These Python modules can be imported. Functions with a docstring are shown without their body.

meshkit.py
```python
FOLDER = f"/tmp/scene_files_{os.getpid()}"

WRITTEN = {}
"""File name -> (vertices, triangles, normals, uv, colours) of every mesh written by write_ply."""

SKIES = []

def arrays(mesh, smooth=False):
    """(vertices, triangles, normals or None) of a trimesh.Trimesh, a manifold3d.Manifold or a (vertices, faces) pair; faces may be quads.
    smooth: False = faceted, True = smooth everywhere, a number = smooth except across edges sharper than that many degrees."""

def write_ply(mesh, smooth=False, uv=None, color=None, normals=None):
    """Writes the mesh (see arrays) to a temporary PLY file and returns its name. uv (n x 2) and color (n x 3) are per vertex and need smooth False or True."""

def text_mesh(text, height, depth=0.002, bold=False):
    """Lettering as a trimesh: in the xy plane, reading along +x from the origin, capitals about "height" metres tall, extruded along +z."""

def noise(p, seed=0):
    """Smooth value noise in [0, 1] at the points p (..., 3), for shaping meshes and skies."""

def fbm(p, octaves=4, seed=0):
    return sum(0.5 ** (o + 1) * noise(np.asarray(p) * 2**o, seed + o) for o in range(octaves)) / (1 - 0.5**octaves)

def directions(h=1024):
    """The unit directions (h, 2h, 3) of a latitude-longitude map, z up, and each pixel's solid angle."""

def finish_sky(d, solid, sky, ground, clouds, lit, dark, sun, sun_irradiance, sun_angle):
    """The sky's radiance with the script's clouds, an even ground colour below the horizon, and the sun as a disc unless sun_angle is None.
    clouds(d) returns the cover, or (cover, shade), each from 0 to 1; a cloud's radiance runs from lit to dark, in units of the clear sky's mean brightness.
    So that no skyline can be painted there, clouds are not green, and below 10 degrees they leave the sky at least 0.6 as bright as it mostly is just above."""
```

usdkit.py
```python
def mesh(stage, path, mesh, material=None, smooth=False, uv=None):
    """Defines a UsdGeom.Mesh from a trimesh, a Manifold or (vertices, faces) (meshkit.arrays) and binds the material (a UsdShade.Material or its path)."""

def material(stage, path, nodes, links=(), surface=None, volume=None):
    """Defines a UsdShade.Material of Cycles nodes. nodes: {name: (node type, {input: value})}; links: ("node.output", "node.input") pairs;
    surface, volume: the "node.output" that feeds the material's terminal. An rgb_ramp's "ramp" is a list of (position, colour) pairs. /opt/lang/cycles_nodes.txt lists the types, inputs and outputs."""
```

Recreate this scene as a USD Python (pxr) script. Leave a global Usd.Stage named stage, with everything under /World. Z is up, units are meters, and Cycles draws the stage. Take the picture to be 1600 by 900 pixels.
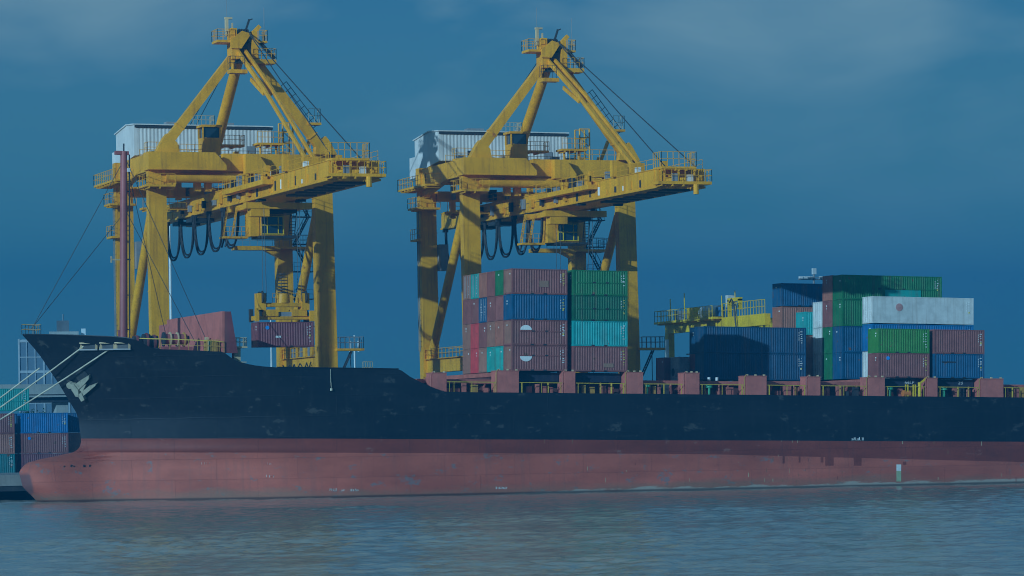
import math, random
import numpy as np, trimesh, usdkit, meshkit
from pxr import Usd, UsdGeom, UsdLux, UsdShade, Gf, Sdf, Vt

rng = random.Random(7)
stage = Usd.Stage.CreateInMemory()
UsdGeom.SetStageUpAxis(stage, 'Z')
UsdGeom.SetStageMetersPerUnit(stage, 1.0)
world = UsdGeom.Xform.Define(stage, '/World')
stage.SetDefaultPrim(world.GetPrim())
UsdGeom.Scope.Define(stage, '/World/Looks')

# ------------------------------------------------------------------ camera
CAM = (-120.0, -324.121, 5.342)
TH, ROLL, FPX = 0.354532, -0.0158492, 5311.92
f_ = np.array([math.sin(TH), math.cos(TH), 0]); r_ = np.array([math.cos(TH), -math.sin(TH), 0]); u_ = np.array([0, 0, 1.0])
c_, s_ = math.cos(ROLL), math.sin(ROLL)
R_ = r_ * c_ + u_ * s_; U_ = u_ * c_ - r_ * s_
cam = UsdGeom.Camera.Define(stage, '/World/camera')
cam.AddTransformOp().Set(Gf.Matrix4d(*R_, 0, *U_, 0, *(-f_), 0, *CAM, 1))
cam.CreateHorizontalApertureAttr(36.0); cam.CreateVerticalApertureAttr(20.25)
cam.CreateFocalLengthAttr(FPX / 1600 * 36.0)
cam.CreateVerticalApertureOffsetAttr(240.215 / 1600 * 36.0)
cam.CreateClippingRangeAttr(Gf.Vec2f(1.0, 30000.0))
cam.CreateExposureAttr(0.17)

# ------------------------------------------------------------------ sky and sun
SUN = np.array([-1.0, -0.66, 0.32]); SUN /= np.linalg.norm(SUN)
EL, AZ = math.asin(SUN[2]), math.atan2(SUN[0], SUN[1])
sky_mat = usdkit.material(stage, '/World/Looks/sky_look', {
    'sky': ('sky_texture', {'sky_type': 'single_scattering', 'sun_disc': False, 'sun_elevation': EL, 'sun_rotation': AZ, 'air_density': 1.3, 'ozone_density': 2.0}),
    'tc': ('texture_coordinate', {}), 'xyz': ('separate_xyz', {}),
    'map': ('mapping', {'scale': (9.0, 9.0, 24.0), 'location': (6.37, 12.71, 0.78)}),
    'n': ('noise_texture', {'scale': 1.0, 'detail': 5.0, 'roughness': 0.48, 'distortion': 0.25}),
    'lift': ('rgb_ramp', {'ramp': [(0.0, (0.0,) * 3), (0.43, (0.0,) * 3), (0.64, (1.0,) * 3), (1.0, (1.0,) * 3)]}),
    'hz': ('map_range', {'from_min': 0.0, 'from_max': 0.13, 'to_min': 0.0, 'to_max': 1.0, 'clamp': True}),
    'grad': ('mix_color', {'a': (1.5, 2.8, 2.3), 'b': (0.14, 1.17, 1.95)}),     # pale low sky, slate deck above
    'k': ('math', {'math_type': 'multiply'}),
    'deck': ('mix_color', {'b': (1.95, 2.45, 2.6)}),
    'over': ('mix_color', {'fac': 0.9}),
    'bg': ('background_shader', {'strength': 0.14}),
}, [('tc.generated', 'map.vector'), ('tc.generated', 'xyz.vector'), ('xyz.z', 'hz.value'), ('hz.result', 'grad.fac'), ('map.vector', 'n.vector'), ('n.fac', 'lift.fac'),
    ('lift.color', 'k.value1'), ('hz.result', 'k.value2'), ('k.value', 'deck.fac'), ('grad.result', 'deck.a'),
    ('sky.color', 'over.a'), ('deck.result', 'over.b'), ('over.result', 'bg.color')], surface='bg.background')
dome = UsdLux.DomeLight.Define(stage, '/World/sky')
UsdShade.MaterialBindingAPI.Apply(dome.GetPrim()).Bind(sky_mat)
dome.GetPrim().SetCustomDataByKey('kind', 'structure')
sun = UsdLux.DistantLight.Define(stage, '/World/sun')
sun.CreateIntensityAttr(0.94); sun.CreateAngleAttr(0.5); sun.CreateNormalizeAttr(True)
sun.CreateColorAttr(Gf.Vec3f(1.0, 0.97, 0.92))
zx = SUN; xx = np.cross([0, 0, 1.0], zx); xx /= np.linalg.norm(xx); yx = np.cross(zx, xx)
sun.AddTransformOp().Set(Gf.Matrix4d(*xx, 0, *yx, 0, *zx, 0, 0, 0, 0, 1))

TINT_HAZE, TINT_D, TINT_COL = True, 0.0025, (0.004, 0.060, 0.118)  # blue volume added to tint the whole view like a colour filter
# ------------------------------------------------------------------ materials
_m = {}
def paint(name, rgb, rough=0.5, grime=0.25, dirt=(0.16, 0.13, 0.10), scale=0.5, streak=0.35, spec=0.4, chips=None):
    """Painted steel: tone drift, vertical dirt streaks, patches of dirt, optional light chips."""
    if name in _m: return _m[name]
    c = np.array(rgb, float)
    nodes = {
        'g': ('geometry', {}),
        'm1': ('mapping', {'scale': (scale, scale, scale)}), 'n1': ('noise_texture', {'scale': 1.0, 'detail': 5.0, 'roughness': 0.6}),
        'm2': ('mapping', {'scale': (2.6, 2.6, 0.16)}), 'n2': ('noise_texture', {'scale': 1.0, 'detail': 4.0, 'roughness': 0.6}),
        'r1': ('rgb_ramp', {'ramp': [(0.30, tuple(c * 0.80)), (0.5, tuple(c)), (0.72, tuple(np.minimum(c * 1.16 + 0.006, 0.95)))]}),
        'r2': ('rgb_ramp', {'ramp': [(0.50, (0.0,) * 3), (0.78, (1.0,) * 3)]}),
        'k': ('math', {'math_type': 'multiply', 'value2': grime}),
        'mx': ('mix_color', {'b': dirt}),
        'p': ('principled_bsdf', {'roughness': rough, 'specular_ior_level': spec}),
    }
    links = [('g.position', 'm1.vector'), ('m1.vector', 'n1.vector'), ('n1.fac', 'r1.fac'), ('g.position', 'm2.vector'), ('m2.vector', 'n2.vector'),
             ('n2.fac', 'r2.fac'), ('r2.color', 'k.value1'), ('k.value', 'mx.fac'), ('r1.color', 'mx.a')]
    last = 'mx.result'
    if chips:
        nodes.update({'n3': ('noise_texture', {'scale': chips[1], 'detail': 6.0, 'roughness': 0.7}), 'r3': ('rgb_ramp', {'ramp': [(chips[2], (0.0,) * 3), (chips[2] + 0.03, (1.0,) * 3)]}),
                      'mc': ('mix_color', {'b': chips[0]})})
        links += [('g.position', 'n3.vector'), ('n3.fac', 'r3.fac'), ('r3.color', 'mc.fac'), (last, 'mc.a')]
        last = 'mc.result'
    links.append((last, 'p.base_color'))
    _m[name] = usdkit.material(stage, '/World/Looks/' + name, nodes, links, surface='p.BSDF')
    return _m[name]

YELLOW = paint('crane_yellow', (0.84, 0.37, 0.010), 0.5, 0.60, (0.24, 0.10, 0.03), 0.35, chips=((0.40, 0.12, 0.03), 0.5, 0.67))
YELLOW2 = paint('bright_yellow', (0.82, 0.52, 0.02), 0.5, 0.25, (0.2, 0.12, 0.04))
DARK = paint('dark_steel', (0.035, 0.04, 0.045), 0.5, 0.3)
GREY = paint('grey_steel', (0.25, 0.26, 0.27), 0.5, 0.3)
WHITE = paint('white_sheet', (0.70, 0.68, 0.64), 0.5, 0.25, (0.45, 0.40, 0.33), 0.3)
MARK = paint('mark_white', (0.80, 0.80, 0.76), 0.6, 0.2, (0.4, 0.38, 0.33))
MULL = paint('mullion_grey', (0.50, 0.51, 0.50), 0.7, 0.2)
MARKY = paint('mark_yellow', (0.75, 0.62, 0.12), 0.6, 0.2)
OCHRE2 = paint('yellow_rail', (0.62, 0.40, 0.04), 0.6, 0.5, (0.2, 0.1, 0.05))
OCHRE = paint('ochre_rail', (0.50, 0.27, 0.05), 0.6, 0.5, (0.2, 0.1, 0.05))
BRKT = paint('bracket_shade_maroon', (0.22, 0.055, 0.06), 0.6, 0.3)  # darker maroon: shade on the near breakwater bracket put into its colour
COAM = paint('coaming_shade_red', (0.13, 0.045, 0.04), 0.6, 0.4)  # red darkened so the shade behind the pedestals sits in the colour
ROPE = paint('rope_cream', (0.62, 0.56, 0.42), 0.9, 0.2, spec=0.1)
CREAM = paint('cream_paint', (0.62, 0.46, 0.26), 0.6, 0.3)
ANCH = paint('anchor_cream', (0.42, 0.40, 0.30), 0.6, 0.7, (0.20, 0.12, 0.07), 1.2)
DECKRED = paint('deck_red', (0.48, 0.14, 0.10), 0.6, 0.35, (0.16, 0.09, 0.07), 0.8)
PEDRED = paint('pedestal_red', (0.58, 0.16, 0.12), 0.6, 0.3, (0.2, 0.11, 0.09), 0.6)
MASTRED = paint('mast_red', (0.36, 0.10, 0.095), 0.5, 0.3)
NAVY = paint('navy_steel', (0.02, 0.028, 0.05), 0.5, 0.2)
GREENP = paint('green_paint', (0.05, 0.34, 0.17), 0.5, 0.25)
ORANGE = paint('orange_paint', (0.70, 0.20, 0.04), 0.5, 0.25)
CONC = paint('concrete', (0.33, 0.31, 0.28), 0.9, 0.4, (0.12, 0.11, 0.10), 0.25, spec=0.2)
CONC2 = paint('pale_concrete', (0.46, 0.43, 0.37), 0.9, 0.3, (0.2, 0.19, 0.17), 0.15, spec=0.2)
CABLE = paint('black_cable', (0.02, 0.02, 0.022), 0.6, 0.1)
GLASS = usdkit.material(stage, '/World/Looks/window_glass', {'p': ('principled_bsdf', {'base_color': (0.02, 0.04, 0.06), 'roughness': 0.05, 'specular_ior_level': 0.9})}, [], surface='p.BSDF')
FGLASS = usdkit.material(stage, '/World/Looks/facade_glass', {'p': ('principled_bsdf', {'base_color': (0.17, 0.23, 0.27), 'roughness': 0.3, 'specular_ior_level': 0.9})}, [], surface='p.BSDF')
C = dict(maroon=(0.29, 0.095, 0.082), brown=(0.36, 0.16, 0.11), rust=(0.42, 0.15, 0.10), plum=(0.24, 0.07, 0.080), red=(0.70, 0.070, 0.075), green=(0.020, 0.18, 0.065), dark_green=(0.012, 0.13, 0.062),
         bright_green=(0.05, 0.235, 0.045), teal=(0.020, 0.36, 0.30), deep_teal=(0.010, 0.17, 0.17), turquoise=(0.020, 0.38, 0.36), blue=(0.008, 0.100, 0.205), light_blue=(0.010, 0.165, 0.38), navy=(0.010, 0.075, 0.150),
         white=(0.66, 0.66, 0.62), grey=(0.36, 0.38, 0.38))
def cmat(col):
    return paint('container_' + col, C[col], 0.5, 0.5, (0.18, 0.11, 0.08) if col not in ('white', 'grey') else (0.32, 0.26, 0.2), 0.9, chips=((0.17, 0.075, 0.045), 0.9, 0.63) if col not in ('white', 'grey', 'navy') else None)

def hullmat(name, rgb, dark, chipcol, chipat, rough=0.45, scum=False, spec=0.4, scuff=(0.03, 0.034, 0.038)):
    c = np.array(rgb, float)
    nodes = {
        'g': ('geometry', {}), 'xyz': ('separate_xyz', {}),
        'm1': ('mapping', {'scale': (0.10, 0.10, 0.35)}), 'n1': ('noise_texture', {'scale': 1.0, 'detail': 6.0, 'roughness': 0.62}),
        'r1': ('rgb_ramp', {'ramp': [(0.30, tuple(c * 0.74)), (0.5, tuple(c)), (0.70, tuple(c * 1.22 + 0.004))]}),
        'm2': ('mapping', {'scale': (1.6, 1.6, 0.10)}), 'n2': ('noise_texture', {'scale': 1.0, 'detail': 5.0, 'roughness': 0.65}),
        'r2': ('rgb_ramp', {'ramp': [(0.52, (0.0,) * 3), (0.80, (0.55,) * 3)]}), 'mx': ('mix_color', {'b': dark}),
        'm3': ('mapping', {'scale': (0.5, 0.5, 0.85)}), 'n3': ('noise_texture', {'scale': 1.0, 'detail': 8.0, 'roughness': 0.75}),
        'r3': ('rgb_ramp', {'ramp': [(chipat, (0.0,) * 3), (chipat + 0.04, (0.75,) * 3)]}), 'mc': ('mix_color', {'b': chipcol}),
        'p': ('principled_bsdf', {'roughness': rough, 'specular_ior_level': spec}),
        'bn': ('noise_texture', {'scale': 0.45, 'detail': 3.0}), 'bp': ('bump', {'strength': 0.30, 'distance': 0.05}),
        'sx': ('separate_xyz', {}), 'cx': ('combine_xyz', {}), 'bk': ('brick_texture', {'scale': 1.0, 'brick_width': 7.5, 'row_height': 2.05, 'mortar_size': 0.035, 'mortar_smooth': 0.6, 'color1': (1.0,) * 3, 'color2': (0.90,) * 3, 'mortar': (0.70,) * 3}),
        'pl': ('mix_color', {'blend_type': 'multiply', 'fac': 0.75}), 'bs': ('bump', {'strength': 0.5, 'distance': 0.02}),
        'm6': ('mapping', {'scale': (0.12, 0.12, 2.2)}), 'n6': ('noise_texture', {'scale': 1.0, 'detail': 7.0, 'roughness': 0.75}), 'r6': ('rgb_ramp', {'ramp': [(0.60, (0.0,) * 3), (0.72, (0.6,) * 3)]}), 'mf': ('mix_color', {'b': scuff}),
    }
    links = [('g.position', 'm1.vector'), ('m1.vector', 'n1.vector'), ('n1.fac', 'r1.fac'), ('g.position', 'm2.vector'), ('m2.vector', 'n2.vector'), ('n2.fac', 'r2.fac'),
             ('r2.color', 'mx.fac'), ('r1.color', 'mx.a'), ('g.position', 'm3.vector'), ('m3.vector', 'n3.vector'), ('n3.fac', 'r3.fac'), ('r3.color', 'mc.fac'), ('mx.result', 'mc.a'),
             ('g.position', 'bn.vector'), ('bn.fac', 'bp.height'), ('bp.normal', 'bs.normal'), ('bk.fac', 'bs.height'), ('bs.normal', 'p.normal'),
             ('g.position', 'sx.vector'), ('sx.x', 'cx.x'), ('sx.z', 'cx.y'), ('cx.vector', 'bk.vector'), ('bk.color', 'pl.b'), ('mc.result', 'mf.a'), ('g.position', 'm6.vector'), ('m6.vector', 'n6.vector'), ('n6.fac', 'r6.fac'), ('r6.color', 'mf.fac'), ('mf.result', 'pl.a')]
    last = 'pl.result'
    if scum:  # dried salt and weed along the float line, in broken patches
        nodes.update({'m4': ('mapping', {'scale': (0.22, 0.22, 1.2)}), 'n4': ('noise_texture', {'scale': 1.0, 'detail': 6.0, 'roughness': 0.7}),
                      'a4': ('math', {'math_type': 'multiply_add', 'value2': 1.7, 'value3': -0.62}), 'x4': ('map_range', {'from_min': -14.0, 'from_max': 22.0, 'to_min': -0.55, 'to_max': 0.0, 'clamp': True}), 'e4': ('math', {'math_type': 'add'}), 'z4': ('math', {'math_type': 'subtract', 'value2': 0.22}), 'd4': ('math', {'math_type': 'subtract'}),
                      'r4': ('map_range', {'from_min': -0.05, 'from_max': 0.10, 'to_min': 0.0, 'to_max': 0.6, 'clamp': True}), 'ms': ('mix_color', {'b': (0.46, 0.45, 0.37)}),
                      'm5': ('mapping', {'scale': (0.08, 0.08, 0.5)}), 'n5': ('noise_texture', {'scale': 1.0, 'detail': 6.0, 'roughness': 0.7}),
                      'd5': ('math', {'math_type': 'multiply_add', 'value2': -0.32, 'value3': 0.42}), 's5': ('math', {'math_type': 'add'}),
                      'r5': ('map_range', {'from_min': 0.55, 'from_max': 0.85, 'to_min': 0.0, 'to_max': 0.55, 'clamp': True}), 'mg': ('mix_color', {'b': (0.20, 0.17, 0.11)})})
        links += [('g.position', 'xyz.vector'), ('g.position', 'm5.vector'), ('m5.vector', 'n5.vector'), ('xyz.z', 'd5.value1'), ('d5.value', 's5.value1'), ('n5.fac', 's5.value2'), ('s5.value', 'r5.value'), ('r5.result', 'mg.fac'), (last, 'mg.a'),
                  ('g.position', 'm4.vector'), ('m4.vector', 'n4.vector'), ('n4.fac', 'a4.value1'), ('xyz.x', 'x4.value'), ('a4.value', 'e4.value1'), ('x4.result', 'e4.value2'), ('e4.value', 'd4.value1'), ('xyz.z', 'z4.value1'), ('z4.value', 'd4.value2'), ('d4.value', 'r4.value'), ('r4.result', 'ms.fac'), ('mg.result', 'ms.a')]
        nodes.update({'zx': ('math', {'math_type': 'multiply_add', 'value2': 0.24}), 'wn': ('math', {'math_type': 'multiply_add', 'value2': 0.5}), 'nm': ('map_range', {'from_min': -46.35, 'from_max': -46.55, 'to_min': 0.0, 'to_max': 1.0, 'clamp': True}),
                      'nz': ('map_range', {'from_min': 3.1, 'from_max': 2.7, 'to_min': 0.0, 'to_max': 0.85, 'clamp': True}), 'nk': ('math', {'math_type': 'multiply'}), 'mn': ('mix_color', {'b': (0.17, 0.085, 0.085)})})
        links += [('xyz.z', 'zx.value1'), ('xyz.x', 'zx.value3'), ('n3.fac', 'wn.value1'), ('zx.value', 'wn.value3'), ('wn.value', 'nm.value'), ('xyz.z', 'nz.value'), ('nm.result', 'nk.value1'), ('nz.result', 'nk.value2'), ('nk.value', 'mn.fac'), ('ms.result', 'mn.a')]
        nodes.update({'wz': ('map_range', {'from_min': 0.30, 'from_max': 0.16, 'to_min': 0.0, 'to_max': 0.75, 'clamp': True}), 'mw': ('mix_color', {'b': (0.045, 0.026, 0.022)})})
        links += [('xyz.z', 'wz.value'), ('wz.result', 'mw.fac'), ('mn.result', 'mw.a')]
        last = 'mw.result'
    links.append((last, 'p.base_color'))
    return usdkit.material(stage, '/World/Looks/' + name, nodes, links, surface='p.BSDF')
HBLACK = hullmat('hull_black', (0.009, 0.012, 0.018), (0.030, 0.034, 0.036), (0.075, 0.075, 0.070), 0.60, 0.5, scuff=(0.045, 0.050, 0.054))
HBOOT = hullmat('boot_red', (0.27, 0.055, 0.035), (0.12, 0.05, 0.05), (0.32, 0.14, 0.11), 0.615, 0.6, spec=0.25, scuff=(0.20, 0.09, 0.08))
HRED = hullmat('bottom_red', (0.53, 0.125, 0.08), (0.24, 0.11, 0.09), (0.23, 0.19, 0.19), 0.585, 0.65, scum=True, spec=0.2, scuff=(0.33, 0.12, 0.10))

water_mat = usdkit.material(stage, '/World/Looks/river_water', {
    'g': ('geometry', {}), 'm': ('mapping', {'scale': (2.2, 3.0, 1.0)}), 'n': ('noise_texture', {'scale': 1.0, 'detail': 4.0, 'roughness': 0.6}), 'b': ('bump', {'strength': 0.6, 'distance': 0.06}),
    'p': ('principled_bsdf', {'base_color': (0.34, 0.30, 0.23), 'roughness': 0.10, 'ior': 1.33}),
}, [('g.position', 'm.vector'), ('m.vector', 'n.vector'), ('n.fac', 'b.height'), ('b.normal', 'p.normal')], surface='p.BSDF')
leaf_mat = usdkit.material(stage, '/World/Looks/leaf', {
    'g': ('geometry', {}), 'r': ('rgb_ramp', {'ramp': [(0.0, (0.02, 0.06, 0.015)), (1.0, (0.07, 0.13, 0.03))]}),
    'd': ('diffuse_bsdf', {}), 't': ('translucent_bsdf', {'color': (0.07, 0.14, 0.02)}), 'mx': ('mix_closure', {'fac': 0.3})},
    [('g.random_per_island', 'r.fac'), ('r.color', 'd.color'), ('d.BSDF', 'mx.closure1'), ('t.BSDF', 'mx.closure2')], surface='mx.closure')

# ------------------------------------------------------------------ frames, naming, meshes
TAU, HC, X0 = 0.0188256, 5.342, 120.0            # the ship lies trimmed by the stern
cT, sT = math.cos(TAU), math.sin(TAU)
SHIPM = np.array([[cT, 0, -sT], [0, 1, 0], [sT, 0, cT]])      # rows: images of ship x, y, z
SHIPT = np.array([X0 * cT - X0, 0, -X0 * sT + HC])
def s2w(p): return np.asarray(p, float) @ SHIPM + SHIPT

_names = {}
def numbered(parent, name):
    k = (parent, name); n = _names.get(k, 0); _names[k] = n + 1
    return name if n == 0 else '%s_%03d' % (name, n)
PIV = {}
def tag(prim, label=None, cat=None, group=None, kind=None):
    for k, v in (('label', label), ('category', cat), ('group', group), ('kind', kind)):
        if v: prim.SetCustomDataByKey(k, v)
def thing(name, label, cat, pivot=(0, 0, 0), ship=False, group=None, kind=None, rotz=None, yoff=0.0, zoff=0.0):
    """An Xform at the thing's base; its parts are built in world (or ship) coordinates and stored relative to it."""
    path = '/World/' + numbered('/World', name)
    x = UsdGeom.Xform.Define(stage, path)
    pivot = np.asarray(pivot, float)
    if ship:
        t = s2w(pivot)
        x.AddTransformOp().Set(Gf.Matrix4d(*SHIPM[0], 0, *SHIPM[1], 0, *SHIPM[2], 0, *t, 1))
    else:
        x.AddTranslateOp().Set(Gf.Vec3d(pivot[0], pivot[1] + yoff, pivot[2] + zoff))
        if rotz: x.AddRotateZOp().Set(rotz)
    PIV[path] = pivot
    tag(x.GetPrim(), label, cat, group, kind)
    return path
def unit(v): return np.asarray(v, float) / np.linalg.norm(v)

class MB:
    def __init__(self): self.v, self.f, self.n = [], [], 0
    def add(self, v, f):
        self.v.append(np.asarray(v, float)); self.f.append(np.asarray(f, int) + self.n); self.n += len(v); return self
    def box(self, x0, x1, y0, y1, z0, z1):
        x0, x1 = min(x0, x1), max(x0, x1); y0, y1 = min(y0, y1), max(y0, y1); z0, z1 = min(z0, z1), max(z0, z1)
        v = [(x, y, z) for z in (z0, z1) for y in (y0, y1) for x in (x0, x1)]
        return self.add(v, BOXF)
    def beam(self, p, q, w, h, up=(0, 0, 1), w1=None, h1=None):
        p, q = np.asarray(p, float), np.asarray(q, float); d = unit(q - p); up = np.asarray(up, float)
        if abs(d @ up) > 0.98 * np.linalg.norm(up): up = np.array([0, 1.0, 0])
        a = unit(np.cross(d, up)); b = np.cross(a, d)
        w1 = w if w1 is None else w1; h1 = h if h1 is None else h1
        v = []
        for o, ww, hh in ((p, w, h), (q, w1, h1)):
            for j in (-1, 1):
                for i in (-1, 1): v.append(o + a * i * ww / 2 + b * j * hh / 2)
        return self.add(v, BOXF)
    def tube(self, p, q, r0, r1=None, n=8):
        p, q = np.asarray(p, float), np.asarray(q, float); r1 = r0 if r1 is None else r1
        d = unit(q - p); a = unit(np.cross(d, (0, 0, 1) if abs(d[2]) < 0.9 else (1, 0, 0))); b = np.cross(d, a)
        t = np.arange(n) * 2 * math.pi / n
        ring = np.outer(np.cos(t), a) + np.outer(np.sin(t), b)
        v = np.vstack([p + ring * r0, q + ring * r1, p, q]); f = []
        for i in range(n):
            j = (i + 1) % n
            f += [(i, n + j, n + i), (i, j, n + j), (j, i, 2 * n), (n + i, n + j, 2 * n + 1)]
        return self.add(v, np.array(f)[:, [0, 2, 1]])
    def path(self, pts, r, n=6):
        for a, b in zip(pts[:-1], pts[1:]): self.tube(a, b, r, n=n)
        return self
    def prism(self, poly, o, ua, va, depth):
        """Convex polygon poly (2D) in the plane o + a*ua + b*va, extruded by the vector depth."""
        o, ua, va, depth = (np.asarray(k, float) for k in (o, ua, va, depth))
        poly = np.asarray(poly, float); n = len(poly)
        base = o + np.outer(poly[:, 0], ua) + np.outer(poly[:, 1], va)
        v = np.vstack([base, base + depth]); f = []
        for i in range(1, n - 1): f += [(0, i + 1, i), (n, n + i, n + i + 1)]
        for i in range(n):
            j = (i + 1) % n; f += [(i, j, n + j), (i, n + j, n + i)]
        f = np.array(f)
        area = sum(poly[i][0] * poly[(i + 1) % n][1] - poly[(i + 1) % n][0] * poly[i][1] for i in range(n))
        if area * np.dot(np.cross(ua, va), depth) < 0: f = f[:, ::-1]
        return self.add(v, f)
    def rail(self, pts, h=1.1, step=1.6, w=0.07):
        w = w * 0.66
        up = np.array([0, 0, 1.0])
        for a, b in zip(pts[:-1], pts[1:]):
            a, b = np.asarray(a, float), np.asarray(b, float); L = np.linalg.norm(b - a)
            for k in (1.0, 0.52): self.beam(a + up * h * k, b + up * h * k, w, w)
            n = max(1, int(round(L / step)))
            for i in range(n + 1):
                o = a + (b - a) * i / n; self.beam(o, o + up * h, w, w)
        return self
    def ladder(self, p, q, width, side, step=0.45, w=0.08):
        p, q, side = np.asarray(p, float), np.asarray(q, float), unit(side) * width / 2
        self.beam(p - side, q - side, w, w); self.beam(p + side, q + side, w, w)
        n = max(2, int(np.linalg.norm(q - p) / step))
        for i in range(1, n): o = p + (q - p) * i / n; self.beam(o - side, o + side, w * 0.8, w * 0.8)
        return self
    def mesh(self): return np.vstack(self.v), np.vstack(self.f)
    def build(self, name, mat, parent, smooth=False, label=None, kind=None):
        top = '/' + '/'.join(parent.split('/')[1:3])
        path = parent + '/' + numbered(parent, name)
        v, f = self.mesh(); v = v - PIV[top]
        m = usdkit.mesh(stage, path, (v, f), mat, smooth)
        tag(m.GetPrim(), label, kind=kind)
        return path
BOXF = np.array([(0, 2, 1), (1, 2, 3), (4, 5, 6), (5, 7, 6), (0, 1, 4), (1, 5, 4), (2, 6, 3), (3, 6, 7), (0, 4, 2), (2, 4, 6), (1, 3, 5), (3, 7, 5)])
def single(name, mb, mat, label=None, cat=None, kind=None, group=None, pivot=None, smooth=False):
    v, f = mb.mesh()
    pv = np.asarray(pivot if pivot is not None else ((v[:, 0].min() + v[:, 0].max()) / 2, (v[:, 1].min() + v[:, 1].max()) / 2, v[:, 2].min()), float)
    path = '/World/' + numbered('/World', name)
    m = usdkit.mesh(stage, path, (v - pv, f), mat, smooth)
    m.AddTranslateOp().Set(Gf.Vec3d(*pv)); tag(m.GetPrim(), label, cat, group, kind)
    return path

# ------------------------------------------------------------------ setting: water, ground, quay
def water_mesh():
    """One sheet: real ripples where the camera looks, running out flat to the far edges."""
    d = np.concatenate([np.linspace(92, 260, 400)[:-1], np.linspace(260, 430, 340)]); k = np.linspace(-1, 1, 340)
    D, K = np.meshgrid(d, k, indexing='ij'); S = K * (0.165 * D + 9)
    x = CAM[0] + D * f_[0] + S * r_[0]; y = CAM[1] + D * f_[1] + S * r_[1]
    p = np.stack([x.ravel() * 0.46 + y.ravel() * 0.12, y.ravel() * 0.60 - x.ravel() * 0.16, np.zeros(x.size)], 1)
    h = (meshkit.fbm(p, 4, 5) - 0.5) * 0.46 + (meshkit.fbm(p * 2.3 + 7.7, 2, 9) - 0.5) * 0.16
    gust = np.clip((meshkit.fbm(p * np.array([0.10, 0.09, 1]) + 3.3, 3, 21) - 0.25) * 2.4, 0.45, 1.3)
    edge = np.clip(np.minimum(np.minimum((D - 92) / 15, (430 - D) / 15), (1 - np.abs(K)) * 14), 0, 1).ravel()
    z = h * gust * edge; z[edge <= 0] = 0
    v = np.stack([x.ravel(), y.ravel(), z], 1); n, m = D.shape
    i, j = np.meshgrid(np.arange(n - 1), np.arange(m - 1), indexing='ij'); a = (i * m + j).ravel()
    f = np.vstack([np.stack([a, a + 1, a + m + 1], 1), np.stack([a, a + m + 1, a + m], 1)])
    nrm = np.cross(v[f[0, 1]] - v[f[0, 0]], v[f[0, 2]] - v[f[0, 0]])
    if nrm[2] < 0: f = f[:, ::-1]
    W = MB(); W.add(v, f)
    c = [0, m - 1, n * m - 1, (n - 1) * m]                        # near left, near right, far right, far left
    o = np.array([(-1450, -1450, 0), (1450, -1450, 0), (1450, 60, 0), (-1450, 60, 0)], float)
    ring = np.vstack([v[c], o]); fr = []
    for q in range(4):
        q1 = (q + 1) % 4; fr += [(q, 4 + q, 4 + q1), (q, 4 + q1, q1)]
    W.add(ring, fr)
    return W
single('river_water', water_mesh(), water_mat, kind='structure', pivot=(0, 0, 0), smooth=True)
G = MB(); G.box(-1450, 1450, 60, 700, -1.5, 2.20)
single('ground', G, CONC, kind='structure')
Q = MB(); Q.box(-900, 900, 27.6, 62, 1.55, 2.70)
for k in range(-30, 40):
    Q.box(k * 6 - 0.45, k * 6 + 0.45, 28.2, 29.1, -1.4, 1.54); Q.box(k * 6 - 0.45, k * 6 + 0.45, 35.2, 36.1, -1.4, 1.54)
single('quay', Q, CONC, kind='structure')
Qf = thing('quay_fender', 'dark rubber fender strip along the quay face left of the bow', 'fender', (-70, 27.4, 0.9))
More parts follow.
